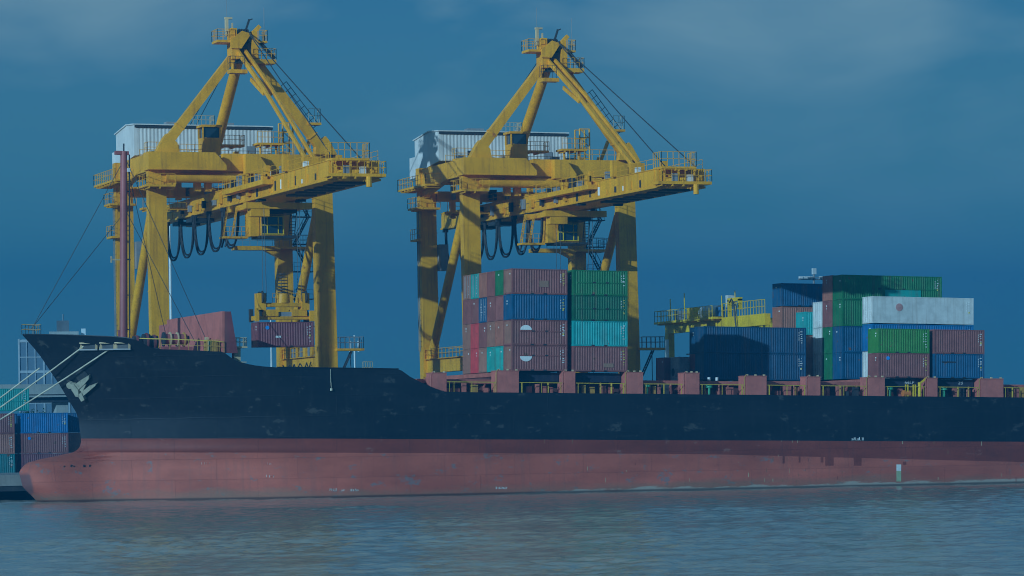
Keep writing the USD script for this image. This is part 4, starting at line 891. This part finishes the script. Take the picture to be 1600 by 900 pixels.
    for q in range(8):
        y = y_tip + 4 + q * 2.3 + rng.uniform(0, 0.8); MB().box(X(-2.66), X(-2.573), y, y + rng.uniform(0.12, 0.5), Z(31.3), Z(31.5 + rng.uniform(0.2, 0.9))).build('cable_box', (DARK, Y, MARK)[q % 3], t)
    for q in range(7):
        d = -7.5 + q * 2.3 + rng.uniform(0, 0.6); MB().box(X(d), X(d) + rng.uniform(0.25, 0.8), YL - 1.6, YL - 0.9, Z(33.3), Z(33.5 + rng.uniform(0.6, 1.4))).build('equipment_cabinet', (GREY, Y, DARK)[q % 3], t)
    for d in (-6.6, -5.2, 5.6, 7.2): MB().box(X(d) - 0.28, X(d) + 0.28, YL - 0.6, YL + 0.1, Z(31.2), Z(33.2)).build('rear_hanger', Y, t)
    deck(-7.9, 7.9, YL - 2.2, YL - 0.6, 31.9, 'f', 'rear_walkway', step=1.0)
    for y in (y_tip + 0.3, 3.0, 17.5, 27.0, 36.0, 46.0, 53.0, 59.2):
        MB().box(X(-1.72), X(1.72), y, y + 0.6, Z(32.05), Z(32.8)).build('boom_tie', Y, t)
    p = MB().box(X(-3.7), X(-2.62), 9.5, 25.0, Z(32.0), Z(32.5)).build('catwalk', Y, t)
    MB().rail([P(-3.65, 9.6, 32.5), P(-3.65, 24.9, 32.5)], 1.1, 1.5, 0.07).build('railing', Y, p)
    for k in range(6): y = 10.5 + k * 2.3; MB().box(X(-3.4), X(-2.9), y, y + 0.8, Z(32.5), Z(32.5 + rng.uniform(0.5, 1.2))).build('equipment_cabinet', (Y, GREY, DARK)[k % 3], p)
    # tip platforms
    p = deck(-3.1, 2.75, y_tip - 1.5, y_tip - 0.02, 31.5, 'fr', 'tip_platform', h=1.2, step=0.7, th=0.3)
    deck(-2.6, 1.2, y_tip - 1.2, y_tip + 1.0, 33.0, 'flr', 'tip_platform', h=1.5, step=0.6, th=0.2)
    for d in (-2.5, -0.7, 1.1): MB().box(X(d) - 0.12, X(d) + 0.12, y_tip - 1.1, y_tip - 0.9, Z(31.5), Z(32.8)).build('platform_post', Y, p)
    MB().box(X(-1.5), X(-0.9), y_tip - 1.3, y_tip - 1.0, Z(31.5), Z(32.3)).build('junction_box', GREY, p); MB().box(X(0.2), X(0.8), y_tip - 1.3, y_tip - 1.0, Z(31.5), Z(32.2)).build('junction_box', WHITE, p)
    m = MB(); m.tube(P(1.0, y_tip - 1.5, 31.2), P(1.0, y_tip - 1.5, 30.2), 0.28, n=10); m.build('buffer', Y, p)
    for k in range(6): MB().box(X(-1.4), X(1.4), y_tip + 1 + k * 3.2, y_tip + 2.6 + k * 3.2, Z(30.7), Z(30.92)).build('rail_bracket', DARK, t)
    # trolley with driver's cab
    yt = trolley
    tr = MB().box(X(-3.6), X(3.6), yt - 2.6, yt - 1.7, Z(30.0), Z(30.65)).box(X(-3.6), X(3.6), yt + 3.2, yt + 4.1, Z(30.0), Z(30.65)).box(X(-3.2), X(-2.4), yt - 1.69, yt + 3.19, Z(30.05), Z(30.6)).box(X(2.4), X(3.2), yt - 1.69, yt + 3.19, Z(30.05), Z(30.6))
    trp = tr.build('trolley_frame', Y, t)
    MB().box(X(-3.0), X(-1.0), yt - 2.5, yt - 1.2, Z(29.2), Z(30.0)).build('trolley_girder', Y, trp)
    MB().box(X(-1.2), X(2.2), yt - 1.6, yt + 2.6, Z(29.65), Z(30.0)).build('winch_tray', DARK, trp)
    g = MB()
    for d in (-2.15, 2.15):
        for y in (yt - 2.1, yt + 3.6): g.tube(P(d - 0.2, y, 30.75), P(d + 0.2, y, 30.75), 0.22, n=10)
    g.build('trolley_wheel', DARK, trp)
    cb = MB().box(X(-1.25), X(1.3), yt + 0.06, yt + 2.4, Z(27.35), Z(29.62)).build('driver_cab', Y, t)
    MB().box(X(-1.05), X(1.1), yt - 0.02, yt + 0.055, Z(27.6), Z(29.3)).build('cab_window', GLASS, cb)
    g = MB()
    for d in (-1.15, -0.55, 0.65, 1.2): g.box(X(d) - 0.05, X(d) + 0.05, yt - 0.08, yt - 0.021, Z(27.5), Z(29.4))
    for z in (27.52, 28.45, 29.36): g.box(X(-1.2), X(1.25), yt - 0.09, yt - 0.083, Z(z) - 0.05, Z(z) + 0.05); g.box(X(-1.2), X(1.25), yt - 0.1, yt - 0.022, Z(z) - 0.045, Z(z) + 0.045)
    g.build('window_frame', YELLOW2, cb)
    MB().box(X(-1.31), X(-1.252), yt + 0.25, yt + 1.1, Z(27.7), Z(29.25)).build('cab_window', GLASS, cb)
    MB().box(X(-2.3), X(-1.35), yt + 0.2, yt + 2.3, Z(27.3), Z(29.9)).build('cab_hanger', Y, cb)
    MB().box(X(-1.5), X(2.6), yt - 0.5, yt + 2.8, Z(27.1), Z(27.33)).build('cab_platform', DARK, cb)
    MB().ladder(P(2.2, yt + 0.4, 27.3), P(2.5, yt + 0.4, 30.1), 0.7, (1, 0.2, 0), 0.3).build('cab_ladder', DARK, cb)
    for d in (-4.4, -3.4): MB().ladder(P(d - 0.55, yt + 1.5, 27.4), P(d, yt + 1.5, 30.4), 0.55, (0, 1, 0.0), 0.3, 0.09).build('access_ladder', Y, trp)
    p = MB().box(X(-5.1), X(-2.4), yt + 0.8, yt + 2.4, Z(27.1), Z(27.32)).build('access_platform', Y, trp)
    MB().rail([P(-5.0, yt + 0.85, 27.32), P(-2.5, yt + 0.85, 27.32)], 1.0, 0.6, 0.06).build('railing', Y, p)
    for y in (yt + 0.9, yt + 2.3): MB().tube(P(-4.6, y, 27.1), P(-4.9, y, 26.2), 0.1).build('buffer', DARK, p)
    # festoon cable loops under the left girder
    for q, yc in enumerate(loops):
        gaps = [abs(yc - o) for o in loops if o != yc]; hw = min(gaps) * 0.46
        for off, dd, rr in ((0.0, 4.35, 0.115), (0.28, 4.05, 0.10)):
            m = MB(); pts = [P(-2.85 + off * 0.4, yc + hw * math.copysign(abs(math.sin(a)) ** 0.75, a), 30.75 - dd * max(math.cos(a), 0) ** 0.85) for a in np.linspace(-math.pi / 2, math.pi / 2, 23)]
            m.path(pts, rr, 6); m.build('festoon_cable', CABLE, t, smooth=60)
        MB().box(X(-3.05), X(-2.5), yc + hw, yc + hw + 0.5, Z(30.5), Z(30.9)).build('festoon_trolley', DARK, t)
    for yy in (47, 41): MB().box(X(-3.1), X(-0.5), yy - 1.2, yy + 1.2, Z(30.2), Z(30.6)).build('cable_tray', DARK, t)
    # maintenance landing at the right rear leg and zigzag stairs down it
    p = MB().box(X(2.7), X(8.1), YL - 1.4, YL - 0.2, Z(27.3), Z(27.75)).build('landing', Y, t); MB().box(X(8.1), X(12.4), YL - 1.4, YL + 2.2, Z(27.45), Z(27.7)).build('landing_deck', Y, p)
    MB().rail([P(2.8, YL - 1.35, 27.75), P(8.0, YL - 1.35, 27.75)], 1.2, 0.9, 0.06).rail([P(8.4, YL - 1.35, 27.75), P(12.3, YL - 1.35, 27.75), P(12.3, YL + 2.1, 27.75)], 1.2, 0.8, 0.07).build('railing', GREY, p)
    MB().prism([(0, 0), (1.8, 0), (1.8, -0.9)], P(6.3, YL - 1.2, 27.3), (1, 0, 0), (0, 0, 1), (0, 0.9, 0)).build('landing_bracket', Y, p)
    st = None; z = 34.3; k = 0
    while z > 15.8:
        a, b = (10.2, 11.9) if k % 2 == 0 else (11.9, 10.2)
        m = MB(); m.ladder(P(a, YL + 0.3, z), P(b, YL + 0.3, z - 3.1), 0.8, (0, 1, 0), 0.32, 0.12)
        m.beam(P(a, YL - 0.1, z + 0.95), P(b, YL - 0.1, z - 2.15), 0.06, 0.06)
        for q in (0.15, 0.5, 0.85): o = P(a + (b - a) * q, YL - 0.1, z - 3.1 * q); m.beam(o, o + (0, 0, 0.95), 0.05, 0.05)
        st = m.build('stair_flight', DARK, t); z -= 3.1
        MB().box(X(9.9), X(12.3), YL - 0.2, YL + 0.9, Z(z) - 0.1, Z(z)).rail([P(10.0, YL - 0.15, z), P(12.2, YL - 0.15, z)], 1.0, 0.7, 0.05).build('stair_landing', DARK, t); k += 1
    # hoist ropes
    ze = 20.3 if spreader else 11.0
    for d in (-1.9, 1.9):
        for y in ((yt - 3.9, yt - 2.6) if spreader else (yt - 2.2, yt - 1.0)):
            MB().tube(P(d + (0.15 if y > yt - 3 else 0), y + (0 if not spreader else 0.4), 30.0), (X(d), y, ze), 0.035, n=5).build('hoist_rope', DARK, t)
    return t
CR1, CR2 = -19.45, 16.19
crane(CR1, 0.0, 18.9, True, 'yellow quay crane at the left with a maroon container hanging from it', -9.6, [54.9, 48.8, 42.9, 36.9, 30.9, 24.8])
crane(CR2, -0.12, 25.0, False, 'yellow quay crane behind the tall forward container stack, nothing hanging in view', -6.8, [55.6, 51.0, 46.6, 42.1, 37.1, 32.1, 27.6])

# spreader hanging from the left crane and its load
SXc, SYc = CR1, 15.75
sp = thing('container_spreader', 'yellow lifting frame with sheave blocks hanging from the left crane', 'spreader', (SXc, SYc, 18.3))
MB().box(SXc - 2.3, SXc + 2.4, SYc - 0.6, SYc + 0.6, 19.75, 20.15).build('head_block', YELLOW, sp)
for d in (-2.35, 2.35):
    for k in (-0.5, 0.5):
        MB().tube((SXc + d + k * 0.12, SYc - 0.75 + 1.5 * (k > 0), 20.75), (SXc + d + 0.12 + k * 0.12, SYc - 0.75 + 1.5 * (k > 0), 20.75), 0.62, n=16).build('sheave', DARK, sp, smooth=40)
    MB().box(SXc + d - 0.42, SXc + d + 0.42, SYc - 0.7, SYc + 0.7, 19.4, 21.15).build('sheave_block', YELLOW, sp)
MB().tube((SXc + 0.1, SYc, 20.15), (SXc + 0.1, SYc, 21.1), 0.75, 0.7, n=16).build('cable_basket', YELLOW, sp, smooth=40)
m = MB()
for k in range(7): m.tube((SXc + 0.1, SYc, 21.2 + k * 0.32), (SXc + 0.1, SYc, 21.26 + k * 0.32), 0.55, n=14)
for a in (0, 1.57, 3.14, 4.71): m.tube((SXc + 0.1 + 0.52 * math.cos(a), SYc + 0.52 * math.sin(a), 21.1), (SXc + 0.1 + 0.52 * math.cos(a), SYc + 0.52 * math.sin(a), 23.3), 0.03, n=5)
m.build('basket_ring', DARK, sp, kind='stuff')
MB().rail([(SXc - 1.2, SYc - 0.55, 20.15), (SXc - 0.7, SYc - 0.55, 20.15)], 1.0, 0.4, 0.06).rail([(SXc + 0.9, SYc - 0.55, 20.15), (SXc + 2.0, SYc - 0.55, 20.15)], 1.0, 0.5, 0.06).build('railing', YELLOW, sp)
MB().box(SXc - 2.9, SXc + 2.9, SYc - 0.5, SYc + 0.5, 18.42, 18.75).build('spreader_beam', YELLOW, sp)
for a, b in ((-2.2, -0.6), (0.9, 2.5)): MB().box(SXc + a, SXc + b, SYc - 0.65, SYc + 0.65, 18.75, 19.45).build('drive_box', YELLOW, sp)
MB().box(SXc - 0.6, SXc + 0.9, SYc - 0.4, SYc + 0.4, 18.75, 19.2).build('drive_box', GREY, sp)
for d in (-2.4, 2.3): MB().box(SXc + d - 0.12, SXc + d + 0.12, SYc - 0.3, SYc + 0.3, 18.75, 19.75).build('suspension_link', DARK, sp)
for d in (-2.95, 2.95):
    MB().box(SXc + d - 0.14, SXc + d + 0.14, SYc - 1.15, SYc + 1.15, 18.35, 18.8).build('end_beam', YELLOW, sp)
    for y in (-1.1, 1.1): MB().box(SXc + d - 0.3, SXc + d + 0.05 * (d > 0) + 0.1, SYc + y - 0.16, SYc + y + 0.16, 18.2, 19.55 if d < 0 else 19.3).build('flipper_arm', YELLOW if y < 0 else DARK, sp)
container(SXc - 3.03, SYc - 1.22, 15.55, 'plum', 'maroon container hanging in the air beneath the left crane', ship_=False, badge=(1.05, 2.0, SKYB, 0.2), seed=200, patch=(1.95, 2.5, 0.95, 1.15, MARK))

# ------------------------------------------------------------------ yellow yard gantry beyond the ship
GX = 40.0
rt = thing('yard_gantry_crane', 'bright yellow yard gantry with railed walkway, behind the dark blue containers', 'gantry crane', (GX, 56, 2.7), yoff=-18.6, zoff=-0.65)
for y in (71.9, 52.2):
    for dx in (-0.2, 6.8):
        p = MB().box(GX + dx, GX + dx + 0.75, y - 0.55, y + 0.55, 4.2, 18.7).build('leg', YELLOW2, rt)
        MB().box(GX + dx - 0.3, GX + dx + 1.05, y - 0.7, y + 0.7, 3.2, 4.21).build('bogie', DARK, p)
    MB().box(GX + 0.6, GX + 6.75, y - 0.4, y + 0.4, 5.0, 5.9).build('sill_beam', YELLOW2, rt)
MB().box(GX - 0.25, GX - 0.2 + 0.02, 71.3, 72.5, 15.2, 18.0).build('warning_plate', MARK, rt)
for dx in (-0.15, 6.75):
    MB().box(GX + dx, GX + dx + 0.7, 43.65, 72.5, 18.7, 20.0).build('main_girder', YELLOW2, rt)
p = MB().box(GX - 1.4, GX - 0.16, 55.5, 73.0, 19.85, 20.1).build('walkway', YELLOW2, rt)
MB().rail([(GX - 1.35, 55.6, 20.1), (GX - 1.35, 72.9, 20.1)], 1.3, 0.9, 0.08).rail([(GX - 1.35, 72.9, 20.1), (GX + 6, 72.9, 20.1)], 1.3, 0.9, 0.08).build('railing', YELLOW2, p)
MB().rail([(GX - 0.1, 43.7, 20.0), (GX - 0.1, 55.4, 20.0)], 1.6, 0.8, 0.09).build('railing', YELLOW2, rt)
m = MB()
for k in range(9): m.box(GX - 1.3, GX - 0.2, 56 + k * 2.0, 56.15 + k * 2.0, 19.7, 19.848)
m.build('walkway_bracket', YELLOW2, p, kind='stuff')
MB().tube((GX + 1.5, 59.5, 20.9), (GX + 1.5, 64.5, 20.9), 0.75, n=18).build('rope_drum', WHITE, rt, smooth=40)
MB().box(GX + 0.5, GX + 2.8, 65.5, 67.3, 20.0, 21.6).build('motor_house', YELLOW2, rt); MB().box(GX + 0.5, GX + 1.7, 70.2, 71.2, 20.0, 21.4).build('motor_house', GREY, rt)
MB().box(GX + 0.4, GX + 2.2, 57.2, 58.6, 20.0, 21.3).build('motor_house', paint('gantry_blue', (0.05, 0.2, 0.42), 0.5), rt)
MB().box(GX + 0.6, GX + 1.4, 55.4, 56.2, 21.2, 22.6).build('control_box', WHITE, rt)
m = MB(); m.box(GX + 0.3, GX + 0.7, 54.6, 55.0, 20.0, 22.0).box(GX + 0.3, GX + 0.7, 51.6, 52.0, 20.8, 22.0).box(GX + 0.3, GX + 0.7, 51.6, 55.0, 21.8, 22.2); m.build('hoist_frame', YELLOW2, rt)
for y, h in ((72.3, 2.9), (68.0, 3.4), (57.0, 2.6), (53.2, 3.0)): MB().tube((GX + 0.5, y, 20.0), (GX + 0.5, y, 20.0 + h), 0.06, n=6).build('lamp_mast', YELLOW2, rt)
MB().box(GX + 0.3, GX + 2.6, 64.6, 66.0, 16.6, 17.8).build('trolley_cab', YELLOW2, rt); MB().box(GX + 0.2, GX + 4.0, 63.4, 67.0, 16.0, 16.15).build('trolley_deck', DARK, rt)
MB().tube((GX + 1.2, 65.6, 14.3), (GX + 1.9, 65.6, 14.3), 0.85, n=18).build('cable_reel', YELLOW2, rt, smooth=40)
m = MB(); m.path([(GX - 0.5, 52.6, 21.6), (GX - 0.5, 52.0, 22.0), (GX - 0.5, 51.3, 21.4), (GX - 0.5, 51.0, 19.5), (GX - 0.5, 50.6, 18.0)], 0.09); m.build('power_cable', DARK, rt)
# tall lamp mast behind the aft stacks
lm = thing('floodlight_mast', 'slim floodlight mast with a crossbar of lamps above the high blue container', 'light mast', (76.9, 90, 2.2))
MB().tube((76.9, 90, 2.2), (76.9, 90, 27.6), 0.25, 0.14, n=10).build('pole', GREY, lm)
MB().box(74.6, 78.3, 89.9, 90.1, 26.45, 26.6).box(75.6, 78.0, 89.2, 89.3, 26.7, 26.8).build('crossbar', GREY, lm)
for x in (74.6, 75.3, 76.0, 77.6, 78.1): MB().box(x, x + 0.45, 89.4, 89.9, 26.6, 26.9).build('lamp', WHITE, lm)
MB().box(76.7, 77.2, 89.8, 90.2, 27.2, 28.0).build('lamp', WHITE, lm)
# pale poles seen above the low bulwark
pl = thing('lamp_post', 'plain white lamp post under the hanging container', 'lamp post', (-4.85, 70, 2.2)); MB().tube((-4.85, 70, 2.2), (-4.85, 70, 20.5), 0.14, 0.1, n=8).build('pole', MARK, pl); MB().box(-5.4, -4.3, 69.9, 70.1, 20.5, 20.65).build('lamp_head', GREY, pl)
pl = thing('antenna_post', 'white antenna post with cylinder aerials right of the left crane', 'antenna mast', (5.68, 70, 2.2)); MB().tube((5.68, 70, 2.2), (5.68, 70, 18.6), 0.13, 0.1, n=8).build('pole', MARK, pl)
for d in (-0.55, 0.55): MB().tube((5.68 + d, 70, 16.6), (5.68 + d, 70, 17.9), 0.16, n=8).box(5.68 + min(d, 0), 5.68 + max(d, 0), 69.96, 70.04, 16.9, 17.0).build('aerial', MARK, pl)
pl = thing('lamp_post', 'tall white lamp post close behind the left leg of the left crane', 'lamp post', (-14.6, 80, 2.2)); MB().tube((-14.6, 80, 2.2), (-14.6, 80, 32.5), 0.2, 0.14, n=8).build('pole', MARK, pl)
MB().box(-17.6, -14.6, 79.95, 80.05, 27.2, 27.35).box(-18.2, -17.2, 79.8, 80.2, 27.15, 27.4).build('lamp_arm', GREY, pl)
pl = thing('cream_railing', 'short cream railing standing beyond the bulwark right of the left crane', 'railing', (4.1, 60, 12.6)); MB().rail([(3.5, 60, 13.7), (4.7, 60, 13.7)], 1.4, 0.3, 0.1).build('rails', CREAM, pl); MB().box(3.4, 4.8, 59.5, 60.5, 2.7, 13.7).build('base', GREY, pl)

# ------------------------------------------------------------------ left quay: yard stack, building, viaduct, shrub
GY = 'containers on the quay left of the bow'
YY = 105.0
def yard(x, tier, col, lab, y=YY, L=L20, **kw): container(x, y, 2.2 + tier * 2.6, col, lab, L=L, ship_=False, group=GY, **kw)
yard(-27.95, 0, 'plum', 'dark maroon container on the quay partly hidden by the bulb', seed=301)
yard(-27.95, 1, 'maroon', 'maroon quay container with a small blue badge, under the bright blue one', badge=(1.0, 1.95, SKYB, 0.2), seed=302)
yard(-27.95, 2, 'light_blue', 'bright blue container on top of the quay stack beside the stem', seed=303)
yard(-34.9, 0, 'deep_teal', 'teal container at the bottom left of the quay stack', seed=304)
yard(-34.9, 1, 'rust', 'reddish brown container in the middle of the leftmost quay stack', seed=305)
yard(-34.9, 2, 'maroon', 'maroon container atop the leftmost quay stack, crossed by a rope', seed=306)
yard(-21.4, 1, 'brown', 'brown container just left of the stem under a blue one', y=YY + 3.0, seed=307, L=L40)
yard(-21.6, 2, 'blue', 'blue container half hidden by the stem right of the bright blue one', y=YY + 3.0, seed=308, L=L40)
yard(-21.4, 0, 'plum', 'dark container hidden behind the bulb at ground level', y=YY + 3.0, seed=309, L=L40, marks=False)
for i, (tr, col, lab) in enumerate(((3, 'teal', 'teal container topmost at the far left with a small mark'), (2, 'blue', 'blue container just under the topmost teal one at far left'), (1, 'maroon', 'maroon container hidden below the far left blue one'), (0, 'brown', 'brown container hidden lowest at far left'))):
    container(-38.0, 110.0, 2.2 + tr * 2.6 + (0.35 if tr == 3 else 0), col, lab, L=L40, H=HQ if tr == 3 else H1, ship_=False, group=GY, seed=310 + i, mid=(0.42, 1.0) if tr == 3 else None)
# shrub over the yard stack
tb = thing('tree', 'small round green treetop showing above the bright blue quay container', 'tree', (-20.3, 135, 2.2))
q = random.Random(3); m = MB(); m.tube((-20.3, 135, 2.2), (-20.3, 135, 8.0), 0.25, 0.12)
for k in range(6): a = k * 1.05; m.tube((-20.3, 135, 6.5 + 0.2 * k), (-20.3 + 1.5 * math.cos(a), 135 + 1.5 * math.sin(a), 9.2), 0.09, 0.03, n=5)
m.build('trunk', paint('bark', (0.10, 0.07, 0.05), 0.9), tb)
v = []; f = []
cl = [(q.gauss(0, 1.15), q.gauss(0, 1.0), q.gauss(0, 0.55)) for _ in range(16)]
for i in range(1500):
    c0 = q.choice(cl); o = np.array((-20.3 + c0[0] + q.gauss(0, 0.5), 135 + c0[1] + q.gauss(0, 0.5), 9.3 + c0[2] + q.gauss(0, 0.38)))
    a = unit([q.gauss(0, 1) for _ in range(3)]); b = unit(np.cross(a, [q.gauss(0, 1) for _ in range(3)])); s = q.uniform(0.10, 0.2); n0 = len(v)
    v += [o - a * s, o + b * s * 0.6, o + a * s, o - b * s * 0.6]; f += [(n0, n0 + 1, n0 + 2), (n0, n0 + 2, n0 + 3)]
MB().add(v, f).build('crown', leaf_mat, tb)
# glazed office block
BX0, BX1, BYb = -7.9, 16.0, 200.0
bd = thing('office_building', 'pale glazed office block with white mullions behind the bow', 'building', (BX0, BYb, 2.2), rotz=-13.0)
MB().box(BX0, BX1, BYb + 0.3, BYb + 20, 2.2, 22.5).build('wall', paint('pale_wall', (0.52, 0.53, 0.53), 0.7), bd)
fh, bw_ = 2.40, 1.28
nz = 8; nx = 18
for iz in range(nz):
    for ix in range(nx):
        x0, z0 = BX0 + 0.1 + ix * bw_, 3.0 + iz * fh
        p = MB().box(x0, x0 + bw_ - 0.12, BYb + 0.1, BYb + 0.29, z0, z0 + fh - 0.14).build('window', FGLASS, bd)
m = MB()
for ix in range(nx + 1): m.box(BX0 + ix * bw_ - 0.02, BX0 + ix * bw_ + 0.10 + 0.14 * (ix % 3 == 0), BYb - 0.05, BYb + 0.09, 2.4, 22.6)
m.build('mullion', MULL, bd)
m = MB()
for iz in range(nz + 1): m.box(BX0, BX1, BYb - 0.02, BYb + 0.085, 2.86 + iz * fh, 3.0 + iz * fh + (0.25 if iz % 2 == 0 else 0))
m.build('floor_band', MULL, bd)
MB().box(-3.1, 1.5, BYb + 2, BYb + 8, 22.5, 23.75).build('roof_parapet', CONC2, bd); MB().box(-1.9, 0.0, BYb + 3, BYb + 7, 23.751, 25.5).build('plant_room', paint('roof_grey', (0.16, 0.16, 0.16), 0.7), bd)
MB().tube((-0.9, BYb + 5, 25.5), (-0.9, BYb + 5, 26.6), 0.1).build('antenna', GREY, bd); MB().box(1.9, 2.6, BYb + 3, BYb + 4, 22.5, 24.2).build('roof_unit', MARK, bd)
# viaduct
vd = thing('viaduct', 'grey concrete viaduct crossing behind the quay containers at far left', 'bridge', (-14, 152, 2.2))
MB().box(-120, -7.0, 150, 158, 13.1, 14.55).build('parapet_beam', CONC2, vd)
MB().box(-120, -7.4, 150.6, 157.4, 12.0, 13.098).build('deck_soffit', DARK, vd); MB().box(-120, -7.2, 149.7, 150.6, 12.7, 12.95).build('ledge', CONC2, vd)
for x in (-12.9, -45, -75): MB().box(x, x + 1.7, 151.5, 154.5, 2.2, 11.99).build('pier', CONC2, vd)
pl = thing('signal_post', 'short orange and brown signal post above the teal container at far left', 'post', (-30.0, 109.0, 13.1)); MB().box(-30.5, -29.7, 110.4, 111.0, 13.15, 14.6).build('lamp_box', ORANGE, pl); MB().box(-30.2, -30.0, 110.6, 110.8, 2.2, 13.149).build('pole', CREAM, pl)

# ------------------------------------------------------------------ added blue volume, acts as an overall colour filter
if TINT_HAZE:
    A = MB().box(-1500, 1500, -1500, 710, -9.5, 60)
    hz = usdkit.material(stage, '/World/Looks/tint_air', {'v': ('principled_volume', {'color': TINT_COL, 'density': TINT_D, 'anisotropy': 0.0, 'absorption_color': (0.0, 0.222, 0.611)})}, [], volume='v.volume')
    single('tint_haze', A, hz, kind='stuff')
